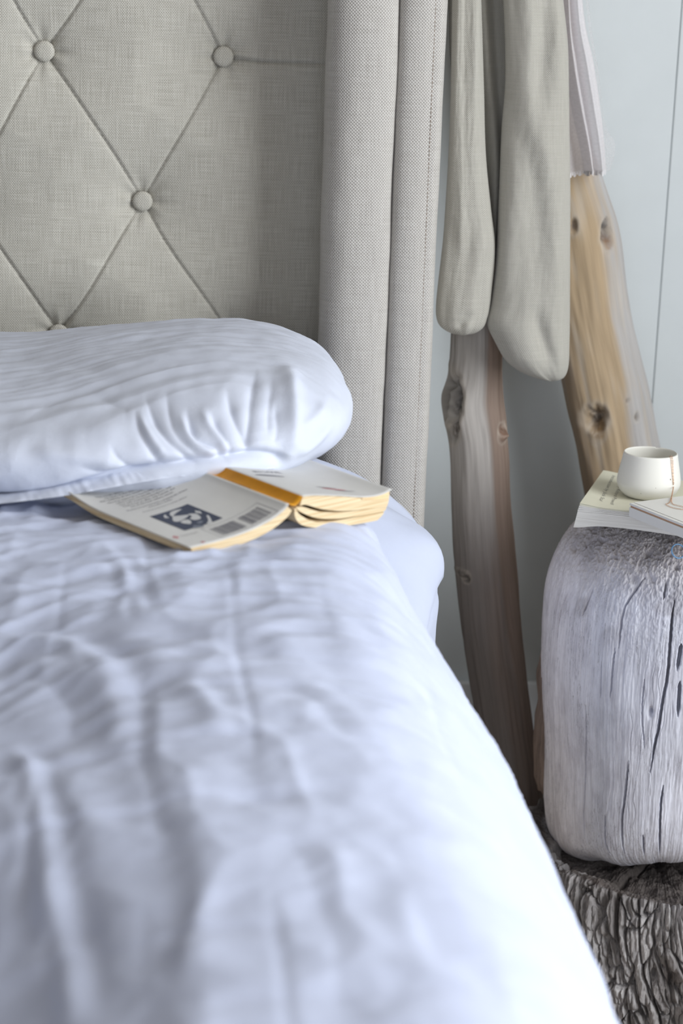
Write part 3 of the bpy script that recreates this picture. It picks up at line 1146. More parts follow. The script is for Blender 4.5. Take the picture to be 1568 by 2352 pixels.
def text_mesh(body, size, align='CENTER', shear=0.0, space=1.0, offset=0.0):
    cu = bpy.data.curves.new('t', 'FONT')
    cu.body = body
    cu.size = size
    cu.align_x = align
    cu.shear = shear
    cu.space_line = space
    cu.resolution_u = 3
    cu.offset = offset
    ob = bpy.data.objects.new('t', cu)
    COL.objects.link(ob)
    dg = bpy.context.evaluated_depsgraph_get()
    me = bpy.data.meshes.new_from_object(ob.evaluated_get(dg))
    V = np.array([v.co[:] for v in me.vertices]) if len(me.vertices) else np.zeros((0, 3))
    Fc = [tuple(p.vertices) for p in me.polygons]
    bpy.data.objects.remove(ob)
    bpy.data.curves.remove(cu)
    bpy.data.meshes.remove(me)
    return V[:, :2], Fc


def quad_grid(w0, w1, h0, h1, n=10, m=2):
    ww, hh = np.meshgrid(np.linspace(w0, w1, n), np.linspace(h0, h1, m))
    return np.stack([ww, hh], -1).reshape(-1, 2), [tuple(f) for f in gfaces(m, n)]


blurb = [('Women in Love', 0.0072, 0.183), ('This novel, which Lawrence considered', 0.0047, 0.1655), ('his best, is the story of the loves', 0.0047, 0.1595),
         ('and conflicts of two sisters, the Brangwens,', 0.0047, 0.1535), ('who first appeared in The Rainbow. Set in a', 0.0042, 0.1470),
         ('colliery town, Ursula falls in love and', 0.0042, 0.1415), ('lives with a Lawrence-like Birkin, and', 0.0042, 0.1360),
         ('Gudrun has an affair with Gerald, the', 0.0042, 0.1305), ('son of the local colliery owner.', 0.0042, 0.1250),
         ('Women in Love becomes a gripping tale of love', 0.0038, 0.1180), ('and modern society', 0.0036, 0.1130), ('the portrait on the cover in a private collection', 0.0028, 0.1060)]
Vs, Fs, off_ = [], [], 0
for body, size, h in blurb:
    V, Fc = text_mesh(body, size)
    V = V * np.array([min(1.0, 0.104 / (V[:, 0].max() - V[:, 0].min())), 1.0]) + np.array([-0.071, h])
    Vs.append(V)
    Fs += [tuple(i + off_ for i in f) for f in Fc]
    off_ += len(V)
place_print('blurb_text', np.vstack(Vs), Fs, Lc, M['ink'], bcov, 0.00025, ltw)
V, Fc = quad_grid(-0.1005, -0.0545, 0.0412, 0.0930, 16, 16)
port = place_print('portrait_print', V, Fc, Lc, M['navy'], bcov, 0.00025, ltw)
Ax = np.array([[690, 660], [-310, 235]], float)
shapes = [('navy_pale', [(440, 330), (560, 310), (740, 275), (690, 345), (560, 435), (460, 430)]),
          ('navy_pale', [(740, 372), (790, 410), (770, 465), (600, 450), (655, 392)]),
          ('navy_pale', [(760, 345), (800, 300), (720, 262), (830, 245), (905, 255), (970, 325), (880, 370), (800, 368)]),
          ('navy_pale', [(400, 245), (470, 205), (610, 168), (540, 225), (480, 285), (440, 335), (385, 300)]),
          ('navy_pale', [(275, 330), (310, 310), (335, 345), (385, 368), (300, 382)]),
          ('navy_pale', [(850, 180), (890, 190), (950, 195), (980, 242), (930, 232), (870, 225)]),
          ('navy_pale', [(1065, 265), (1110, 265), (1155, 335), (1175, 410), (1075, 440), (1105, 360)]),
          ('navy_mid', [(835, 485), (1000, 468), (1020, 490), (840, 545)]),
          ('navy_mid', [(880, 430), (950, 380), (1010, 388), (960, 440)])]
for mt_, poly in shapes:
    pts = []
    for p in poly:
        a, b = np.linalg.solve(Ax, np.array(p, float) - np.array([20, 375.0]))
        pts.append((-0.1005 + 0.046 * a, 0.0930 - 0.0518 * b))
    pts = spline(pts + [pts[0]], 25)[:-1]
    c = pts.mean(0)
    V = np.vstack([c[None], pts])
    Fc = [(0, 1 + i, 1 + (i + 1) % 24) for i in range(24)]
    place_print('portrait_shape', V, Fc, Lc, M[mt_], bcov, 0.00045, ltw)
Vs, Fs, off_ = [], [], 0
for g0, g1 in ((-0.0815, -0.0515), (-0.0475, -0.0225)):
    w = g0
    while w < g1:
        bwid = random.choice([0.0003, 0.0005, 0.0007, 0.0010])
        V, Fc = quad_grid(w, w + bwid, 0.0085, 0.0295, 2, 4)
        Vs.append(V)
        Fs += [tuple(i + off_ for i in f) for f in Fc]
        off_ += len(V)
        w += bwid + random.choice([0.0004, 0.0006, 0.0009])
place_print('barcode', np.vstack(Vs), Fs, Lc, M['ink_light'], bcov, 0.00025, ltw)
Vs, Fs, off_ = [], [], 0
for w0, w1, h0, h1 in ((-0.086, -0.018, 0.0345, 0.0349), (-0.0864, -0.086, 0.004, 0.0349), (-0.086, -0.018, 0.004, 0.0044), (-0.0184, -0.018, 0.004, 0.0349)):
    V, Fc = quad_grid(w0, w1, h0, h1, 12, 6)
    Vs.append(V)
    Fs += [tuple(i + off_ for i in f) for f in Fc]
    off_ += len(V)
place_print('barcode_frame', np.vstack(Vs), Fs, Lc, M['ink_light'], bcov, 0.00025, ltw)
a = np.linspace(0, 2 * math.pi, 20, endpoint=False)
for (cw, ch), r0, r1 in (((-0.1195, 0.031), 0.0028, 0.0014), ((-0.108, 0.006), 0.0018, 0.0008)):
    V = np.vstack([np.stack([cw + r0 * 0.9 * np.cos(a), ch + r0 * 1.2 * np.sin(a)], 1), np.stack([cw + r1 * np.cos(a), ch + r1 * np.sin(a)], 1)])
    place_print('publisher_logo', V, [(i, (i + 1) % 20, 20 + (i + 1) % 20, 20 + i) for i in range(20)], Lc, M['red'], bcov, 0.00025, ltw)
V, Fc = text_mesh('Penguin Books', 0.0034, 'LEFT')
place_print('publisher_name', V + np.array([-0.114, 0.0295]), Fc, Lc, M['ink_light'], bcov, 0.00025, ltw)
V, Fc = text_mesh('IN LOVE', 0.0100)
place_print('title_text', V + np.array([0.044, 0.0870]), Fc, Rc, M['ink_light'], fcov)
V, Fc = text_mesh('D. H. LAWRENCE', 0.0062)
Vr = np.stack([V[:, 1] * 0.75 - 0.0046, 0.085 - V[:, 0]], 1)
place_print('spine_text', Vr, Fc, Sc, M['ink_dark'], bk, 0.0004)
for w0, h0, L, ht_, m_ in ((0.060, 0.029, 0.032, 0.003, 'red'), (0.057, 0.034, 0.028, 0.002, 'ink_light'), (0.072, 0.023, 0.028, 0.002, 'ink_light'), (0.016, 0.078, 0.036, 0.005, 'ink_light')):
    q = spline([(w0, h0), (w0 + L * 0.3, h0 + ht_ * 0.3), (w0 + L, h0 - ht_), (w0 + L * 0.7, h0 - ht_ * 1.3), (w0 + L * 0.2, h0 - ht_ * 0.7), (w0, h0)], 17)[:-1]
    c = q.mean(0)
    place_print('cover_art_stroke', np.vstack([c[None], q]), [(0, 1 + i, 1 + (i + 1) % 16) for i in range(16)], Rc, M[m_], fcov)

# ------------------------------------------------------------------ stumps
def polar_stump(name, cx, cy, prof, npr, rfun, mat, disp, colfun, th_dense=(150, 290), nd=380, nc=70, parent=None, zlift=None):
    """lathe with uneven angular sampling; rfun(theta, z) scales the radius; disp(P, theta, s, base) displaces outward"""
    t0, t1 = math.radians(th_dense[0]), math.radians(th_dense[1])
    thd = np.linspace(t0, t1, nd, endpoint=False)
    thc = np.linspace(t1, t0 + 2 * math.pi, nc, endpoint=False)
    T = np.concatenate([thd, thc])
    c = spline(prof, npr)
    n = len(T)
    R = np.repeat(c[:, 0:1], n, 1)
    Z = np.repeat(c[:, 1:2], n, 1)
    TT = np.repeat(T[None], npr, 0)
    R = R * rfun(TT, Z)
    if zlift is not None:
        Z = Z + zlift(TT, R, Z)
    P = np.stack([cx + R * np.cos(TT), cy + R * np.sin(TT), Z], -1)
    N = gnormals(P, True)
    ctr = np.array([cx, cy, c[:, 1].mean()])
    sgn = np.sign(((P - ctr) * N).sum(-1))[npr // 2].mean()
    N = N * (1 if sgn > 0 else -1)
    d, tint = disp(P, TT, Z, R, N)
    P = P + N * d[..., None]
    V = P.reshape(-1, 3)
    Fc = [gfaces(npr, n, True)]
    return obj(name, V, np.vstack(Fc), mat, parent, True, None, tint.reshape(-1, 3))


SX, SY, SR = 0.715, 2.375, 0.182
SBOT, STOP = 0.206, 0.690


def cyl_hit(px, py, cx, cy, r):
    q = ray(px, py)
    ox, oy = CAM[0] - cx, CAM[1] - cy
    A = q[0] ** 2 + q[1] ** 2
    B = 2 * (ox * q[0] + oy * q[1])
    Cc = ox * ox + oy * oy - r * r
    D = max(0, B * B - 4 * A * Cc)
    t = (-B - math.sqrt(D)) / (2 * A)
    p = CAM + q * t
    return math.atan2(p[1] - cy, p[0] - cx) % (2 * math.pi), p[2]


cracks = [([(1468, 1332), (1442, 1372), (1429, 1403), (1422, 1487)], 0.0013, 0.010),
          ([(1414, 1488), (1408, 1540), (1405, 1580), (1402, 1600)], 0.0011, 0.008),
          ([(1547, 1383), (1542, 1421), (1533, 1545), (1521, 1609), (1510, 1681), (1505, 1696), (1490, 1779)], 0.0018, 0.014),
          ([(1345, 1620), (1338, 1707), (1320, 1862), (1313, 1935)], 0.0011, 0.008),
          ([(1440, 1750), (1429, 1826), (1418, 1899), (1416, 1975)], 0.0015, 0.013),
          ([(1521, 1812), (1514, 1862), (1510, 1982)], 0.0015, 0.012),
          ([(1376, 1880), (1373, 1949), (1382, 1975)], 0.0010, 0.007),
          ([(1306, 1354), (1293, 1412), (1287, 1516)], 0.0009, 0.005),
          ([(1353, 1354), (1347, 1385), (1340, 1412)], 0.0009, 0.005),
          ([(1469, 1930), (1468, 1982)], 0.0011, 0.007),
          ([(1524, 1345), (1520, 1379)], 0.0013, 0.007),
          ([(1564, 1478), (1555, 1538)], 0.0026, 0.016),
          ([(1561, 1565), (1556, 1645)], 0.0024, 0.016),
          ([(1480, 1560), (1474, 1640), (1478, 1720)], 0.0008, 0.004),
          ([(1383, 1520), (1380, 1600)], 0.0008, 0.004),
          ([(1590, 1400), (1585, 1600), (1575, 1800)], 0.0020, 0.012)]


def stump_disp(P, T, Z, R, N):
    ux, uy, uz = P[..., 0], P[..., 1], P[..., 2]
    A = (T % (2 * math.pi)) * SR
    toward_top = sstep(0.60, 0.675, uz)
    d = 0.006 * fbm(np.cos(T) * 1.6, np.sin(T) * 1.6, uz * 2.2, 3)
    d += 0.0006 * noise(A * 110, uz * 6, 1.0) + 0.0005 * noise(A * 300, uz * 18, 4.0)
    d += 0.0003 * noise(A * 420, uz * 70, 2.0)
    # shallow drying checks
    rg = np.abs(noise(A * 75 + 0.35 * noise(A * 40, uz * 30), uz * 2.2, 7.0))
    gate = sstep(0.05, 0.3, noise(A * 14, uz * 5, 9.0))
    d -= 0.0014 * np.exp(-(rg / 0.022) ** 2) * gate * (1 - toward_top)
    # pitted end grain on the rounded top
    pit = 0.5 - 2.2 * np.abs(noise(ux * 330, uy * 330, uz * 250))
    pit2 = 0.5 - 2.2 * np.abs(noise(ux * 150 + 9, uy * 150, uz * 110))
    d += toward_top * (0.0016 * pit + 0.0026 * pit2 - 0.006 * sstep(0.25, 0.6, noise(ux * 75, uy * 75, uz * 75 + 5)))
    sec = (1 - toward_top) * sstep(0.50, 0.62, uz)
    d += sec * (0.0004 * pit + 0.0006 * pit2)
    for pts, w, dep in cracks:
        q = [cyl_hit(x_, y_, SX, SY, SR) for x_, y_ in pts]
        q = [(a * SR, z) for a, z in q]
        q = spline(q, max(8, 3 * len(q)))
        dist, _, par = pdist(A + 0.0006 * noise(A * 60, uz * 220, 3.0), uz, q)
        tp = sstep(0, 0.15, par) * sstep(1, 0.8, par) * 0.8 + 0.2
        d -= 1.25 * dep * np.exp(-(dist / (0.70 * w * tp + 0.00035)) ** 4) * tp ** 0.5
    ht_, hz_ = cyl_hit(1494, 1636, SX, SY, SR)
    d -= 0.012 * np.exp(-((A - ht_ * SR) / 0.0025) ** 2 - ((uz - hz_) / 0.006) ** 2)
    # colour of the weathered wood
    g = fbm(A * 9, uz * 4, 3.0, 3)
    base = np.array(lin(238, 240, 250)[:3])
    warm = np.array(lin(243, 236, 235)[:3])
    grey = np.array(lin(220, 223, 233)[:3])
    k1 = np.clip(0.5 + 0.9 * g, 0, 1)[..., None]
    c = base * k1 + grey * (1 - k1)
    left = sstep(math.radians(226), math.radians(188), T % (2 * math.pi))[..., None]
    c = c * (1 - 0.75 * left) + warm * 0.75 * left
    endg = np.array(lin(200, 194, 192)[:3]) * (1 - 0.25 * sstep(0.0, 0.5, noise(ux * 30, uy * 30, uz * 30)))[..., None]
    tt_ = toward_top[..., None] * 0.9
    c = c * (1 - tt_) + endg * tt_
    st = sstep(0.30, 0.55, noise(A * 22, uz * 22, 12.0))[..., None] * 0.35 * sec[..., None]
    c = c * (1 - st) + np.array(lin(110, 100, 98)[:3]) * st
    return d, c


sprof = [(0.0, SBOT), (0.06, SBOT), (0.112, SBOT + 0.0005), (0.130, SBOT + 0.003), (0.147, SBOT + 0.012), (0.158, SBOT + 0.026), (0.164, SBOT + 0.046), (0.1695, 0.294), (0.173, 0.357), (0.1785, 0.408), (0.1840, 0.464), (0.1855, 0.508), (0.1860, 0.545), (0.1845, 0.581), (0.179, 0.612), (0.169, 0.640), (0.154, 0.662), (0.130, 0.678), (0.09, 0.687), (0.045, STOP), (0.0, STOP)]
us = empty('upper_stump', (SX, SY, SBOT), 'smooth grey weathered wood stump holding the white cup, stacked on top', 'stump')
polar_stump('wood_block', SX, SY, sprof, 640, lambda T, Z: 1 + 0 * T, M['stump'], stump_disp, None, (158, 276), 720, 70, parent=us, zlift=lambda T, R, Z: 0.062 * sstep(0.40, SBOT, Z) * np.clip(-np.sin(T), 0, 1) ** 1.5 * R / 0.18)
# slab of bark wood running down the left rear side
sp0, sp1 = atY(1262, 1440, 2.44), atY(1245, 1806, 2.44)
nn, mm = 90, 40
tz = np.linspace(0, 1, nn)
ta = np.linspace(0, 2 * math.pi, mm, endpoint=False)
cx_ = sp0[0] + (sp1[0] - sp0[0]) * tz + 0.004 * noise(tz * 5, 0.2)
cz_ = sp0[2] + (sp1[2] - sp0[2]) * tz
rw = 0.0045 + 0.0085 * np.sqrt(np.clip(1 - (tz - 0.72) ** 2 / 0.6, 0, 1)) * (1 - 0.55 * sstep(0.93, 1.0, tz))
P = np.stack([cx_[:, None] + rw[:, None] * np.cos(ta), 2.435 + 0.035 * np.sin(ta)[None] * np.ones((nn, 1)), np.repeat(cz_[:, None], mm, 1)], -1)
nz_ = noise(P[..., 0] * 160, P[..., 1] * 160, P[..., 2] * 22)
P[..., 0] += 0.0016 * nz_
P[..., 2] += np.where(tz[:, None] > 0.97, 0.004 * noise(P[..., 0] * 200, P[..., 1] * 60, 1.0), 0)
cslab = np.array(lin(150, 132, 120)[:3]) * (1 + 0.3 * nz_[..., None])
Fc = [tuple(f) for f in gfaces(nn, mm, True)] + [tuple(range(mm))[::-1], tuple((nn - 1) * mm + i for i in range(mm))]
obj('bark_slab', P.reshape(-1, 3), Fc, M['stump'], us, True, None, cslab.reshape(-1, 3))

# lower stump
LX, LY, LR = 0.705, 2.372, 0.190
LTOP = 0.212


def low_disp(P, T, Z, R, N):
    ux, uy, uz = P[..., 0], P[..., 1], P[..., 2]
    A = (T % (2 * math.pi)) * LR
    lean = A + 0.18 * (uz - 0.12)
    side = sstep(0.95, 0.5, np.abs(N[..., 2]))
    w1 = lean + 0.010 * noise(A * 16, uz * 9, 5.0)
    f1 = np.abs(noise(w1 * 26, uz * 2.6, 1.0))
    f2 = np.abs(noise(w1 * 62, uz * 5.0, 2.0))
    f3 = np.abs(noise(w1 * 130, uz * 14.0, 6.0))
    d = 0.010 * fbm(np.cos(T) * 2, np.sin(T) * 2, uz * 3, 3)
    p1, g1 = plates(w1 * 34, uz * 5.5 + 1.4 * noise(A * 30, uz * 20, 1.0), 1)
    p2, g2 = plates(w1 * 95 + 0.4 * noise(A * 80, uz * 60, 2.0), uz * 13, 2)
    d += side * (0.012 * p1 - 0.012 * np.exp(-(g1 / 0.10) ** 2) + 0.0045 * p2 - 0.005 * np.exp(-(g2 / 0.12) ** 2))
    d += side * (-0.015 * np.exp(-(f1 / 0.06) ** 2) - 0.007 * np.exp(-(f2 / 0.08) ** 2) + 0.002 * f3)
    d += 0.0015 * noise(A * 300, uz * 90, 3.0) + 0.0012 * noise(ux * 420, uy * 420, uz * 200)
    # hollow rotten patch at the upper right of the visible face
    ph, pz = cyl_hit(1535, 2030, LX, LY, LR)
    hol = sstep(1.0, 0.45, np.hypot((A - ph * LR) / 0.050, (uz - pz) / 0.042) + 0.35 * noise(A * 60, uz * 40, 2.0))
    d -= 0.030 * hol
    d += hol * 0.007 * noise(ux * 150, uy * 150, uz * 90)
    topk = sstep(0.5, 0.95, np.abs(N[..., 2]))
    d += topk * (0.009 * noise(ux * 26, uy * 26, 3.0) + 0.004 * noise(ux * 90, uy * 90, 7.0))
    for cx_, cy_, r_ in ((1452, 2262, 0.006), (1500, 2240, 0.005), (1376, 2085, 0.005), (1545, 2250, 0.006)):
        a_, z_ = cyl_hit(cx_, cy_, LX, LY, LR)
        d -= 0.016 * np.exp(-((A - a_ * LR) / r_) ** 2 - ((uz - z_) / (r_ * 2.2)) ** 2)
    g = fbm(A * 16, uz * 5, 3.0, 3)
    pale = np.array(lin(196, 193, 192)[:3])
    dk = np.array(lin(140, 135, 132)[:3])
    k1 = np.clip(0.62 + 0.9 * g, 0, 1)[..., None]
    c = pale * k1 + dk * (1 - k1)
    rot = np.maximum(hol, 0.9 * topk)[..., None]
    c = c * (1 - rot) + np.array(lin(92, 84, 79)[:3]) * rot
    return d, c


lprof = [(0.0, 0.003), (0.10, 0.003), (0.19, 0.003), (0.206, 0.010), (0.208, 0.05), (0.207, 0.10), (0.205, 0.150), (0.199, 0.182), (0.186, 0.200), (0.160, 0.206), (0.13, LTOP - 0.004), (0.07, LTOP - 0.006), (0.0, LTOP - 0.006)]
ls = polar_stump('lower_stump', LX, LY, lprof, 520, lambda T, Z: 0.925 + 0.02 * np.cos(2 * T + 1.0), M['stump_rough'], low_disp, None, (150, 290), 600, 80, zlift=lambda T, R, Z: 0.034 * sstep(0.12, 0.2, Z) * sstep(0.140, 0.172, R) * (0.55 + 0.45 * np.cos(T - 2.75)))
tag(ls, 'dark deeply fissured wood stump at the bottom of the stack', 'stump')

# ------------------------------------------------------------------ book, notebook, cup, necklace and ring on the stump
c0 = np.array([0.540, 2.302])
uF = np.array([0.915, -0.403])       # along the front edge
uL = np.array([0.372, 0.928])        # along the left edge
BKZ = 0.694
BL, BWd, BT = 0.194, 0.128, 0.030
sb = empty('cream_paperback', (c0[0] + 0.06, c0[1] + 0.06, BKZ), 'cream paperback with fanned page corner lying under the white cup', 'book')


def sbp(a, b, z):
    a, b, z = np.broadcast_arrays(np.asarray(a, float), np.asarray(b, float), np.asarray(z, float))
    return np.stack([c0[0] + a * uF[0] + b * uL[0], c0[1] + a * uF[1] + b * uL[1], BKZ + z], -1)


def sheet_block(name, z0f, z1f, a0f, na, nb, mat, parent, nzz=6, a1=BWd, b0=0.0, b1=BL):
    """block of leaves: grid top, grid bottom and sides; heights are functions of (a, b)"""
    aa = np.linspace(0, 1, na)
    bb_ = np.linspace(b0, b1, nb)
    Vs, Fc = [], []
    layers = []
    for t in np.linspace(0, 1, nzz):
        A, B = np.meshgrid(aa, bb_)
        lo = a0f(B, t)
        A = lo + A * (a1 - lo)
        z = z0f(A, B) * (1 - t) + z1f(A, B) * t
        layers.append(sbp(A, B, z))
    L = np.array(layers)
    n = na * nb
    V = L.reshape(-1, 3)
    f = gfaces(nb, na)
    Fc += [tuple(q[::-1]) for q in f] + [tuple(q + (nzz - 1) * n) for q in f]
    bd = [c for c in range(na)] + [r * na + na - 1 for r in range(1, nb)] + [(nb - 1) * na + c for c in range(na - 2, -1, -1)] + [r * na for r in range(nb - 2, 0, -1)]
    for k_ in range(nzz - 1):
        for i in range(len(bd)):
            a, b = bd[i], bd[(i + 1) % len(bd)]
            Fc.append((a + k_ * n, b + k_ * n, b + (k_ + 1) * n, a + (k_ + 1) * n))
    return obj(name, V, Fc, mat, parent, False)


sag = lambda A, B: -0.004 * np.exp(-(A / 0.02) ** 2) + 0.002 * np.sin(np.clip(A / 0.128, 0, 1) * math.pi)
lift = lambda A, B: 0.0045 * np.exp(-(A / 0.022) ** 2)
zlo = lambda A, B: 0.0 + sag(A, B)
zm1 = lambda A, B: 0.0175 + lift(A, B) * 0.2 + 0.3 * sag(A, B)
sheet_block('page_block', zlo, zm1, lambda B, t: -0.002 + 0.004 * t + 0 * B, 24, 30, M['pages_new'], sb)
zc = [0.0175, 0.0195, 0.0212, 0.0228, 0.0242]
for i in range(4):
    w_ = 0.2 + 0.22 * i
    f0 = lambda A, B, i=i, w_=w_: zc[i] + 0.0003 + lift(A, B) * w_ + 0.3 * sag(A, B) - 0.0007 * np.exp(-((A - 0.014) / 0.012) ** 2)
    f1 = lambda A, B, i=i, w_=w_: zc[i + 1] - 0.0001 + lift(A, B) * (w_ + 0.14) + 0.3 * sag(A, B)
    sheet_block('page_section', f0, f1, lambda B, t, i=i: 0.002 + 0.0007 * i + 0 * B, 24, 20, M['pages_new'] if i < 3 else M['page_cream'], sb, 3)
topz = lambda A, B: zc[4] + 0.0002 + lift(A, B) * 1.02 + 0.3 * sag(A, B)
top_leaf = sheet_block('top_page', lambda A, B: topz(A, B), lambda A, B: topz(A, B) + 0.0003, lambda B, t: 0.0040 + 0 * B, 24, 20, M['page_cream'], sb, 2)
Mi = np.linalg.inv(np.stack([uF, uL], 1))
for body, p0, p1 in (('Introduction by Jack Stal', (1406, 1094), (1375, 1153)), ('Foreword by Richard Powell', (1431, 1092), (1400, 1160))):
    V, Fc = text_mesh(body, 0.0098, 'LEFT', 0.38, 1.0, -0.00016)
    q0, q1 = [Mi @ (atZ(*p, 0.719)[:2] - c0) for p in (p0, p1)]
    e = q1 - q0
    L = V[:, 0].max()
    pe = np.array([-e[1], e[0]]) / np.linalg.norm(e)
    AB = q0 + np.outer(V[:, 0] / L, e) + np.outer(V[:, 1] * 0.75, pe)
    A, B = AB[:, 0], AB[:, 1]
    obj('handwritten_line', sbp(A, B, topz(A, B) + 0.0007), Fc, M['ink'], top_leaf, False)
TOPZ = BKZ + zc[4]

# slim white notebook
n0 = np.array([0.594, 2.248])
nu_ = np.array([0.906, 0.423])
nv_ = np.array([0.380, -0.925])
nb = empty('white_notebook', (n0[0] + 0.09, n0[1] - 0.03, TOPZ + 0.001), 'slim white notebook with tan edge line lying in front of the cup', 'notebook')


def nbox(name, a0, a1, b0, b1, z0, z1, mat, parent, bev=0.0006):
    me = box(a0, a1, b0, b1, z0, z1, bev)
    for v in me.vertices:
        a, b, z = v.co
        v.co = (n0[0] + a * nu_[0] + b * nv_[0], n0[1] + a * nu_[1] + b * nv_[1], TOPZ + 0.0014 + z)
    me.flip_normals()
    return link(name, me, mat, parent)


nbox('base_box', 0, 0.20, 0, 0.135, 0, 0.0119, M['note_white'], nb)
nbox('edge_strip', 0.0012, 0.199, 0.0012, 0.1342, 0.0118, 0.0144, M['note_inner'], nb, 0.0)
nbox('lid', 0.0, 0.20, 0.0, 0.1345, 0.0141, 0.0170, M['note_white'], nb)
nbox('lid_panel', 0.0055, 0.1955, 0.0012, 0.131, 0.0170, 0.0177, M['note_white'], nb, 0.0003)
NTOP = TOPZ + 0.0014 + 0.0177

# cup
cb = atZ(1494, 1155, TOPZ)
CX, CY = 0.6445, 2.352
cup = empty('cup', (CX, CY, TOPZ + 0.0006), 'small matte white ceramic cup without handle standing on the cream paperback', 'cup')
co_ = [(0.0, 0.0), (0.020, 0.0), (0.0285, 0.0012), (0.0350, 0.0060), (0.0396, 0.0140), (0.0408, 0.0200), (0.0400, 0.0280), (0.0378, 0.0400), (0.0358, 0.0500), (0.0346, 0.0565), (0.0341, 0.0582), (0.0333, 0.0588), (0.0325, 0.0581), (0.0328, 0.0560), (0.0342, 0.0480), (0.0366, 0.0330), (0.0376, 0.0220), (0.0360, 0.0120), (0.0300, 0.0060), (0.0150, 0.0046), (0.0, 0.0045)]
pc = spline(co_, 90)
nt = 120
ta = np.linspace(0, 2 * math.pi, nt, endpoint=False)
tilt = 0.0
V = np.stack([CX + np.outer(pc[:, 0], np.cos(ta)), CY + np.outer(pc[:, 0], np.sin(ta)), TOPZ + 0.0007 + np.repeat(pc[:, 1:2], nt, 1)], -1)
# little chip in the far rim
for ca, dp in ((math.radians(62), 0.0018), (math.radians(57), 0.0010)):
    dz = dp * np.exp(-((ta - ca) / 0.035) ** 2)[None] * sstep(0.055, 0.0585, pc[:, 1])[:, None]
    V[..., 2] -= dz
obj('cup_body', V.reshape(-1, 3), gfaces(90, nt, True), M['ceramic'], cup, True)
for ang, hz, rr2 in ((-62, 0.031, 0.0009), (-92, 0.021, 0.0004), (-118, 0.012, 0.0005)):
    rad = np.interp(hz, pc[:45, 1], pc[:45, 0])
    q = math.radians(ang)
    bm = bmesh.new()
    bmesh.ops.create_icosphere(bm, subdivisions=1, radius=rr2)
    me = bpy.data.meshes.new('glaze_speck')
    bm.to_mesh(me)
    bm.free()
    o = link('glaze_speck', me, M['speck'])
    o.location = (CX + rad * math.cos(q), CY + rad * math.sin(q), TOPZ + 0.0007 + hz)
    o.scale = (1, 1, 1.1)
    o.parent = cup
    o.matrix_parent_inverse = cup.matrix_world.inverted()


# necklace: chain links along a path from inside the cup over the rim to the notebook
def surf_r(h):
    return np.interp(h, pc[:45, 1], pc[:45, 0])


def chain_path(ang, sh):
    q = math.radians(ang)
    pts = [(CX + 0.030 * math.cos(q), CY + 0.030 * math.sin(q), TOPZ + 0.045)]
    pts.append((CX + 0.0318 * math.cos(q), CY + 0.0318 * math.sin(q), TOPZ + 0.0575))
    pts.append((CX + 0.0336 * math.cos(q), CY + 0.0336 * math.sin(q), TOPZ + 0.0603))
    for h in (0.0565, 0.048, 0.040, 0.032, 0.025, 0.021):
        r = surf_r(h) + 0.0011
        qq = q + sh * (0.058 - h)
        pts.append((CX + r * math.cos(qq), CY + r * math.sin(qq), TOPZ + 0.0007 + h))
    return pts


Z_ = NTOP + 0.0009
pA = chain_path(-58.5, 1.0)
pB = chain_path(-53.5, -1.2)
e_ = pA[-1]
g1, g2, g3, g4 = [atZ(x_, y_, Z_) for x_, y_ in ((1538, 1152), (1529, 1158), (1545, 1166), (1572, 1170))]
pA += [tuple(g1), tuple(g2), tuple(g3), tuple(g4), tuple(atZ(1600, 1166, Z_))]
h1, h2, h3 = [atZ(x_, y_, Z_) for x_, y_ in ((1542, 1153), (1556, 1161), (1580, 1166))]
pB += [tuple(h1), tuple(h2), tuple(h3), tuple(atZ(1605, 1172, Z_))]
lt_ = []
Vn, Fn = [], []
for path in (pA, pB):
    L = sum(np.linalg.norm(np.subtract(path[i + 1], path[i])) for i in range(len(path) - 1))
    q = spline(path, int(L / 0.0019))
    for i in range(len(q) - 1):
        t_ = q[i + 1] - q[i]
        t_ /= np.linalg.norm(t_) + 1e-9
        s_ = np.cross(t_, np.array([0.3, -0.9, 0.35]))
        s_ /= np.linalg.norm(s_)
        n_ = np.cross(t_, s_)
        if i % 2:
            s_, n_ = (s_ + n_) / 1.414, (n_ - s_) / 1.414
        b0 = len(Vn)
        for a in range(8):
            th_ = 2 * math.pi * a / 8
            c_ = q[i] + t_ * (0.00125 * math.cos(th_)) + s_ * (0.00062 * math.sin(th_))
            rad_ = t_ * math.cos(th_) + s_ * math.sin(th_)
            for b in range(4):
                ph = 2 * math.pi * b / 4
                Vn.append(c_ + 0.00021 * (rad_ * math.cos(ph) + n_ * math.sin(ph)))
        for a in range(8):
            for b in range(4):
                Fn.append((b0 + a * 4 + b, b0 + ((a + 1) % 8) * 4 + b, b0 + ((a + 1) % 8) * 4 + (b + 1) % 4, b0 + a * 4 + (b + 1) % 4))
nk = obj('necklace', np.array(Vn), np.array(Fn), M['gold'], None, True)
tag(nk, 'fine rose gold chain necklace draped over the cup rim onto the notebook', 'necklace')

# blue ring
rc = atZ(1556, 1266, 0.690)
rc = np.array([0.655, 2.262, 0.0])
rc = atY(1557, 1266, 2.218)
a = np.linspace(0, 2 * math.pi, 48, endpoint=False)
b = np.linspace(0, 2 * math.pi, 10, endpoint=False)
A, B = np.meshgrid(a, b, indexing='ij')
rr3 = 0.0088 + 0.0009 * np.cos(B)
ringV = np.stack([rr3 * np.cos(A), 0.0011 * np.sin(B), rr3 * np.sin(A)], -1).reshape(-1, 3)
ro = obj('blue_ring', ringV, np.vstack([gfaces(48, 10, True), np.array([[47 * 10 + j, 47 * 10 + (j + 1) % 10, (j + 1) % 10, j] for j in range(10)])]), M['blue'], None, True)
ro.location = tuple(rc)
ro.rotation_euler = (math.radians(-28), 0, math.radians(12))
tag(ro, 'small glossy pale blue ring on the stump edge below the paperback', 'ring')

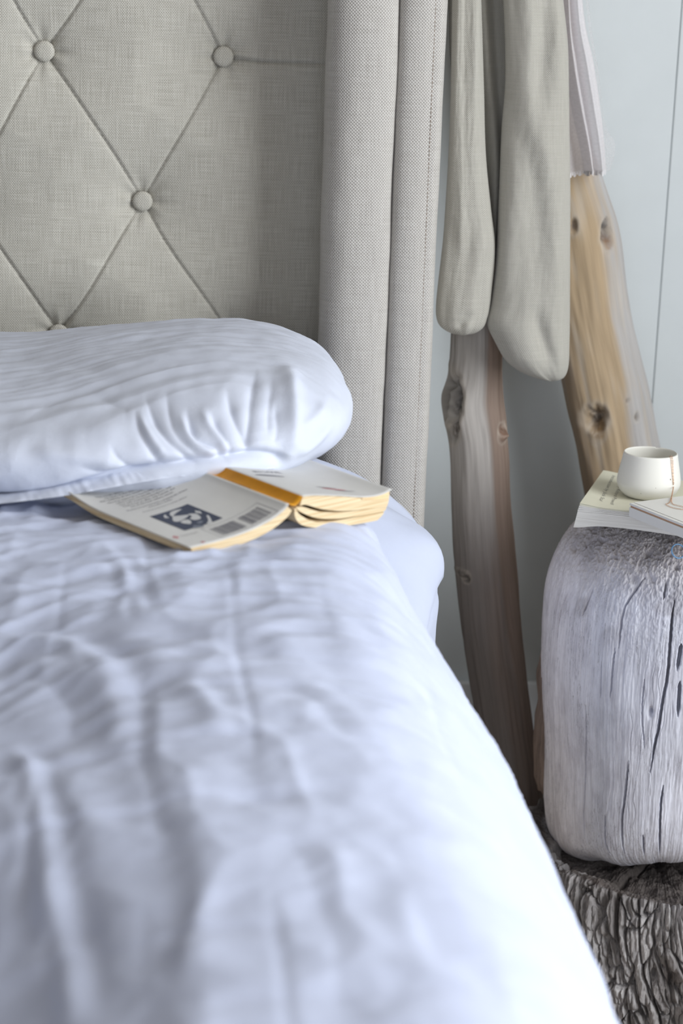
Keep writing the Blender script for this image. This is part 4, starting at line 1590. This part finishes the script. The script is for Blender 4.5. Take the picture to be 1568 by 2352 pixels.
# ------------------------------------------------------------------ driftwood ladder
ld = empty('driftwood_ladder', (0.75, 2.66, 0.0), 'pale driftwood ladder of two thick poles leaning on the white wall', 'ladder')


def pole(name, outl, Yc, depth_f, knots, colfun, ztop, zbot=0.0, seed=0.0):
    ys = [o[0] for o in outl]
    ctr, rad = [], []
    for y_, l_, r_ in outl:
        a, b = atY(l_, y_, Yc), atY(r_, y_, Yc)
        ctr.append((a + b) / 2)
        rad.append(np.linalg.norm(b - a) / 2)
    ctr, rad = np.array(ctr), np.array(rad)
    order = np.argsort(ctr[:, 2])
    z, xx, rd = ctr[order, 2], ctr[order, 0], rad[order]
    # extend straight to the floor and above the frame
    s_lo = (xx[0] - xx[3]) / (z[0] - z[3])
    s_hi = (0.0 if name == 'x' else 0.4) * (xx[-1] - xx[-3]) / (z[-1] - z[-3])
    z2 = np.concatenate([[zbot, zbot + (z[0] - zbot) * 0.5], z, [(z[-1] + ztop) / 2, ztop]])
    x2 = np.concatenate([[xx[0] + s_lo * (zbot - z[0]), xx[0] + s_lo * (zbot - z[0]) * 0.5], xx, [xx[-1] + s_hi * (ztop - z[-1]) / 2, xx[-1] + s_hi * (ztop - z[-1])]])
    r2 = np.concatenate([[rd[0] * 1.05, rd[0] * 1.02], rd, [rd[-1] * 0.93, rd[-1] * 0.85]])
    c = spline(np.stack([x2, z2, r2], 1), 620)
    n = 150
    ta = np.linspace(0.5 * math.pi, 2.5 * math.pi, n, endpoint=False)
    X = c[:, 0:1] + c[:, 2:3] * np.cos(ta)
    Y = Yc + depth_f * c[:, 2:3] * np.sin(ta)
    Z = np.repeat(c[:, 1:2], n, 1)
    P = np.stack([X, Y, Z], -1)
    N = np.stack([np.cos(ta)[None] + 0 * Z, np.sin(ta)[None] + 0 * Z, 0 * Z], -1)
    d = 0.0032 * fbm(np.cos(ta)[None] * 1.5 + seed, np.sin(ta)[None] * 1.5, Z * 5, 3)
    d = d + 0.0008 * noise(ta[None] * 14 + seed, Z * 5, 2.0)
    col = colfun(P, np.repeat(ta[None], 620, 0))
    for kx, ky, sx_, sz_, dep, bulge, kcol in knots:
        kp = atY(kx, ky, Yc - depth_f * rad.mean())
        ex = (P[..., 0] - kp[0]) / sx_
        ez = (P[..., 2] - kp[2]) / sz_
        front = (np.sin(ta)[None] < 0.3)
        r = np.sqrt(ex ** 2 + ez ** 2) + 0.22 * noise(P[..., 0] * 120, P[..., 2] * 70, seed + 1)
        m = np.exp(-np.maximum(r, 0) ** 2.5 * 1.2) * front
        d = d - dep * m + bulge * np.exp(-((r - 1.25) / 0.45) ** 2) * front
        d = d + 0.5 * dep * m * noise(P[..., 0] * 160 + P[..., 2] * 60, P[..., 2] * 90, 4.0)
        sw = np.clip(0.75 + 0.9 * noise(r * 6 + P[..., 0] * 60, P[..., 2] * 110, 5.0), 0, 1)
        mm_ = (m * sw)[..., None]
        col = col * (1 - mm_) + np.array(lin(*kcol)[:3]) * mm_
        ring = (np.exp(-((r - 1.35) / 0.28) ** 2) * 0.35 * front)[..., None]
        col = col * (1 - ring) + np.array(lin(196, 186, 172)[:3]) * ring
    P = P + N * d[..., None]
    Fc = [tuple(f) for f in gfaces(620, n, True)] + [tuple(range(n))[::-1], tuple(619 * n + i for i in range(n))]
    return obj(name, P.reshape(-1, 3), Fc, M['driftwood'], ld, True, np.stack([np.repeat(ta[None] * 0.045 + seed, 620, 0), Z], -1).reshape(-1, 2), np.clip(col, 0, 1).reshape(-1, 3))


def col1(P, T):
    Z = P[..., 2]
    g = fbm(T * 2.2, Z * 2.6, 1.5, 3)
    s = noise(T * 9, Z * 3.0, 3.0)
    grey = np.array(lin(144, 138, 134)[:3])
    tan = np.array(lin(146, 124, 108)[:3])
    brown = np.array(lin(122, 102, 88)[:3])
    # right-hand face keeps its tan wood, streaked with brown
    rt = sstep(-0.25, 0.55, np.cos(T) + 0.45 * g)[..., None]
    c = grey * (1 - 0.75 * rt) + tan * 0.75 * rt
    k = (np.clip(s * 1.6, 0, 1) * sstep(0.3, 0.8, np.cos(T)))[..., None]
    c = c * (1 - 0.6 * k) + brown * 0.6 * k
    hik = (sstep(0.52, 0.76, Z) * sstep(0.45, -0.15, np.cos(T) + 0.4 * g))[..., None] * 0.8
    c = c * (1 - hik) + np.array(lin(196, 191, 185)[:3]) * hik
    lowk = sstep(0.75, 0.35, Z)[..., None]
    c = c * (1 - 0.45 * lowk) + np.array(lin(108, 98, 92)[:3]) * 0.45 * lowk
    return c


def col2(P, T):
    Z = P[..., 2]
    g = fbm(T * 1.8 + 3, Z * 5.0, 2.5, 3)
    ca = np.cos(T)
    tan = np.array(lin(186, 164, 134)[:3])
    pale = np.array(lin(190, 180, 166)[:3])
    grey = np.array(lin(182, 179, 176)[:3])
    k = sstep(0.05, 0.75, ca + 0.55 * g)[..., None]
    c = tan * (1 - k) + grey * k
    s = sstep(0.0, 0.5, noise(T * 5, Z * 9.0, 6.0))[..., None] * 0.55
    c = c * (1 - s) + pale * s
    lf = sstep(-0.55, -0.95, ca)[..., None] * 0.5
    return c * (1 - lf) + np.array(lin(140, 122, 106)[:3]) * lf


out1 = [(520, 1030, 1146), (640, 1034, 1150), (770, 1036, 1152), (860, 1030, 1152), (915, 1015, 1155), (965, 1020, 1161), (1030, 1033, 1166), (1180, 1040, 1172), (1400, 1055, 1192), (1600, 1085, 1216), (1750, 1108, 1236), (1860, 1124, 1249)]
out2 = [(200, 1170, 1330), (400, 1208, 1381), (530, 1230, 1420), (720, 1262, 1446), (876, 1291, 1484), (1000, 1317, 1508), (1124, 1340, 1531), (1250, 1362, 1556)]
pole('ladder_pole', out1, 2.580, 0.9, [(1041, 925, 0.0115, 0.031, 0.026, 0.003, (34, 28, 24)), (1046, 992, 0.006, 0.018, 0.008, 0.0, (70, 62, 54)), (1158, 1003, 0.006, 0.009, -0.008, 0.0, (128, 94, 74)), (1157, 990, 0.005, 0.007, 0.004, 0.0, (104, 74, 58)), (1075, 1335, 0.004, 0.006, 0.004, 0.001, (70, 64, 58)), (1067, 1325, 0.006, 0.005, -0.003, 0.0, (110, 104, 98))], col1, 1.92, 0.0, 0.0)
pole('ladder_pole', out2, 2.700, 0.72, [(1396, 535, 0.0095, 0.017, 0.018, 0.0015, (52, 42, 34)), (1400, 560, 0.008, 0.012, 0.003, 0.0, (150, 116, 84)), (1316, 520, 0.006, 0.011, 0.006, 0.001, (124, 112, 104)), (1368, 962, 0.014, 0.017, 0.018, 0.002, (52, 40, 30)), (1374, 990, 0.010, 0.016, 0.002, 0.0, (150, 122, 88)), (1440, 920, 0.003, 0.003, 0.003, 0.0, (96, 82, 70)), (1462, 958, 0.004, 0.006, 0.003, 0.0, (120, 110, 100))], col2, 1.92, 0.0, 7.0)
# rung above the frame that carries the cloths
rz = 1.62
tr = np.linspace(0, 1, 60)
ta = np.linspace(0, 2 * math.pi, 40, endpoint=False)
rx = 0.40 + tr * 0.22
RR = 0.018 + 0.0015 * noise(tr * 9, 0.5)
P = np.stack([np.repeat(rx[:, None], 40, 1), (2.548 + 0.12 * tr)[:, None] + RR[:, None] * np.cos(ta), rz + 0.004 * np.sin(tr * 7)[:, None] + RR[:, None] * np.sin(ta)], -1)
obj('rung', P.reshape(-1, 3), [tuple(f) for f in gfaces(60, 40, True)] + [tuple(range(40))[::-1], tuple(59 * 40 + i for i in range(40))], M['driftwood'], ld, True, np.stack([np.tile(ta * 0.02, (60, 1)), np.repeat(rx[:, None], 40, 1)], -1).reshape(-1, 2), np.tile(np.array(lin(190, 176, 156)[:3]), (2400, 1)))

# ------------------------------------------------------------------ linen garment
ga = empty('linen_garment', (0.46, 2.50, 0.85), 'beige linen garment with two long closed sleeves hanging beside the headboard', 'garment')


def sleeve(name, outl, Yc, dmax, folds, seed, ztop=1.63):
    ctr, rad = [], []
    for y_, l_, r_ in outl:
        a, b = atY(l_, y_, Yc), atY(r_, y_, Yc)
        ctr.append((a + b) / 2)
        rad.append(max(0.0005, np.linalg.norm(b - a) / 2))
    ctr, rad = np.array(ctr), np.array(rad)
    x2 = np.concatenate([[ctr[0, 0]], ctr[:, 0]])
    z2 = np.concatenate([[ztop], ctr[:, 2]])
    r2 = np.concatenate([[rad[0] * 0.9], rad])
    c = spline(np.stack([x2, z2, r2], 1), 420)
    c[:, 2] = np.maximum(c[:, 2], 0.0004)
    n = 170
    ta = np.linspace(0, 2 * math.pi, n, endpoint=False)
    dp = np.minimum(dmax, c[:, 2] * 0.75)
    sx_ = np.sign(np.cos(ta)) * np.abs(np.cos(ta)) ** 0.85
    X = c[:, 0:1] + c[:, 2:3] * sx_
    Y = Yc + dp[:, None] * np.sin(ta)
    Z = np.repeat(c[:, 1:2], n, 1)
    P = np.stack([X, Y, Z], -1)
    u = (sx_[None] + 0 * Z)
    fr = sstep(0.2, -0.5, np.sin(ta))[None]
    d = 0.005 * noise(u * 1.7 + seed, Z * 5, 1.0) + 0.0005 * noise(u * 6 + seed, Z * 40, 6.0)
    for pts, am, sg in folds:
        q = [atY(x_, y_, Yc - dmax) for x_, y_ in pts]
        q = spline([(p[0], p[2]) for p in q], 14)
        dist, s_, par = pdist(X, Z, q)
        tp = sstep(0, 0.4, par) * sstep(1, 0.6, par)
        d = d + am * np.exp(-(dist / sg) ** 2) * tp * fr
    P[..., 1] -= d * fr
    sarc_ = np.concatenate([[0], np.cumsum(np.linalg.norm(np.diff(P[60], axis=0), axis=1))])
    UVs = np.stack([np.repeat(sarc_[None], 420, 0), Z], -1)
    Fc = [tuple(f) for f in gfaces(420, n, True)] + [tuple(419 * n + i for i in range(n))]
    return obj(name, P.reshape(-1, 3), Fc, M['soft_linen'], ga, True, UVs.reshape(-1, 2))


s1 = [(-60, 1040, 1104), (0, 1038, 1105), (200, 1035, 1111), (350, 1030, 1115), (470, 1023, 1126), (545, 1018, 1135), (600, 1012, 1135), (660, 1005, 1129), (705, 1001, 1124), (730, 1002, 1118), (748, 1009, 1111), (760, 1024, 1098), (766, 1038, 1084), (769, 1052, 1066)]
s2 = [(-60, 1155, 1288), (0, 1156, 1293), (100, 1160, 1303), (200, 1160, 1305), (300, 1152, 1306), (450, 1146, 1308), (600, 1138, 1308), (690, 1128, 1308), (730, 1119, 1308), (755, 1121, 1308), (790, 1138, 1307), (825, 1158, 1306), (848, 1184, 1303), (863, 1214, 1297), (871, 1240, 1288), (874, 1256, 1276)]
sleeve('sleeve', s1, 2.500, 0.026, [([(1060, 100), (1070, 400), (1090, 620)], 0.004, 0.012), ([(1030, 480), (1050, 600), (1040, 700)], -0.003, 0.010), ([(1040, 768), (1066, 740), (1095, 715)], -0.006, 0.007), ([(1112, 420), (1085, 540), (1066, 660)], -0.0025, 0.010)], 1.0)
sleeve('sleeve', s2, 2.500, 0.034, [([(1264, -220), (1258, 40), (1246, 180), (1238, 360)], -0.0070, 0.013), ([(1160, 160), (1190, 280), (1222, 400), (1234, 530), (1226, 740)], -0.0065, 0.016), ([(1196, 120), (1240, 300), (1264, 460), (1258, 740)], 0.0055, 0.018), ([(1172, 380), (1158, 560), (1150, 720)], 0.0045, 0.016), ([(1222, 690), (1248, 780), (1272, 845), (1292, 882)], -0.0075, 0.010), ([(1286, 200), (1290, 560), (1290, 800)], 0.003, 0.014), ([(1126, 735), (1150, 800), (1170, 860)], -0.004, 0.012)], 4.0)
# darker back layer between the sleeves
bt = [atY(1020, -80, 2.53), atY(1300, -80, 2.53)]
zz = np.linspace(0, 1, 160)
uu = np.linspace(0, 1, 60)
lefte = spline([atY(x_, y_, 2.535) for x_, y_ in [(1028, -400), (1030, 0), (1040, 200), (1085, 430), (1118, 545), (1126, 600)]], 160)
righte = spline([atY(x_, y_, 2.535) for x_, y_ in [(1290, -400), (1290, 0), (1280, 200), (1230, 430), (1170, 545), (1134, 600)]], 160)
P = lefte[:, None] * (1 - uu[None, :, None]) + righte[:, None] * uu[None, :, None]
P[..., 1] += -0.008 * np.sin(uu[None] * 24 + 2.0 * noise(uu[None] * 3, P[..., 2] * 4)) - 0.004
Pb = P + np.array([0, 0.004, 0])
V = np.concatenate([P.reshape(-1, 3), Pb.reshape(-1, 3)])
f1 = gfaces(160, 60)
bd = [c for c in range(60)] + [r * 60 + 59 for r in range(1, 160)] + [159 * 60 + c for c in range(58, -1, -1)] + [r * 60 for r in range(158, 0, -1)]
ee = np.array([(bd[i], bd[i] + 9600, bd[(i + 1) % len(bd)] + 9600, bd[(i + 1) % len(bd)]) for i in range(len(bd))])
uvb = np.tile(np.stack([P[..., 0], P[..., 2]], -1).reshape(-1, 2), (2, 1))
obj('back_fold', V, np.vstack([f1, f1[:, ::-1] + 9600, ee]), M['soft_linen'], ga, True, uvb)

# ------------------------------------------------------------------ sheer lace cloth on the far pole
lc = empty('lace_cloth', (0.62, 2.62, 1.08), 'sheer white cloth with a scalloped lace hem draped over the far pole', 'cloth')


def cloth_sheet(name, L_, R_, Y0, wav, par, nrow=150, ncol=80, mat=None, yoff=0.0):
    le = spline([atY(x_, y_, Y0) for x_, y_ in L_], nrow)
    re = spline([atY(x_, y_, Y0) for x_, y_ in R_], nrow)
    u = np.linspace(0, 1, ncol)
    P = le[:, None] * (1 - u[None, :, None]) + re[:, None] * u[None, :, None]
    P[..., 1] += yoff + wav(u[None], P[..., 2])
    uv_ = np.stack([P[..., 0], P[..., 2]], -1)
    return obj(name, P.reshape(-1, 3), gfaces(nrow, ncol), mat or M['sheer'], par, True, uv_.reshape(-1, 2)), P


w1 = lambda u, z: -0.010 * np.sin(u * 9 + 0.6) - 0.006 * np.sin(u * 17 + z * 3) + 0.05 * (u - 0.45) ** 2 * 2
fs, FP = cloth_sheet('front_fold', [(1290, -380), (1292, 0), (1300, 140), (1318, 250), (1335, 330), (1346, 394)], [(1330, -380), (1346, 0), (1374, 150), (1391, 270), (1398, 340), (1401, 392)], 2.615, w1, lc)
w2 = lambda u, z: -0.006 * np.sin(u * 7 + 1.0) + 0.03 * (u - 0.4) ** 2
bs, BP = cloth_sheet('back_layer', [(1240, -380), (1250, 0), (1268, 200), (1282, 320), (1290, 400)], [(1310, -380), (1320, 0), (1348, 200), (1362, 330), (1368, 388)], 2.635, w2, lc)
w3 = lambda u, z: 0.03 * u
ts, TP = cloth_sheet('side_layer', [(1330, -380), (1345, 0), (1368, 160), (1384, 270), (1392, 396)], [(1340, -380), (1362, 0), (1384, 160), (1400, 285), (1426, 334), (1418, 396)][0:4] + [(1424, 336), (1414, 394)], 2.665, w3, lc, mat=M['gauze'])


def lace(P, parent, n_s):
    """scalloped lace edge with real eyelets below the last row of a sheet"""
    e = spline(P[-1], n_s * 12 + 1)
    V, Fc = [], []
    n = len(e)
    rowsn = 6
    for r in range(rowsn):
        for i in range(n):
            ph = (i % 12) / 12 * math.pi
            dep = (0.0035 + 0.0035 * math.sin(ph)) * r / (rowsn - 1)
            V.append(e[i] + np.array([0, -0.0004, -dep]))
    for r in range(rowsn - 1):
        for i in range(n - 1):
            if r in (1, 3) and (i % 6) in (2, 3):
                continue
            Fc.append((r * n + i, r * n + i + 1, (r + 1) * n + i + 1, (r + 1) * n + i))
    return obj('lace_hem', V, Fc, M['lace'], parent, True)


lace(FP, fs, 5)
lace(BP, bs, 6)
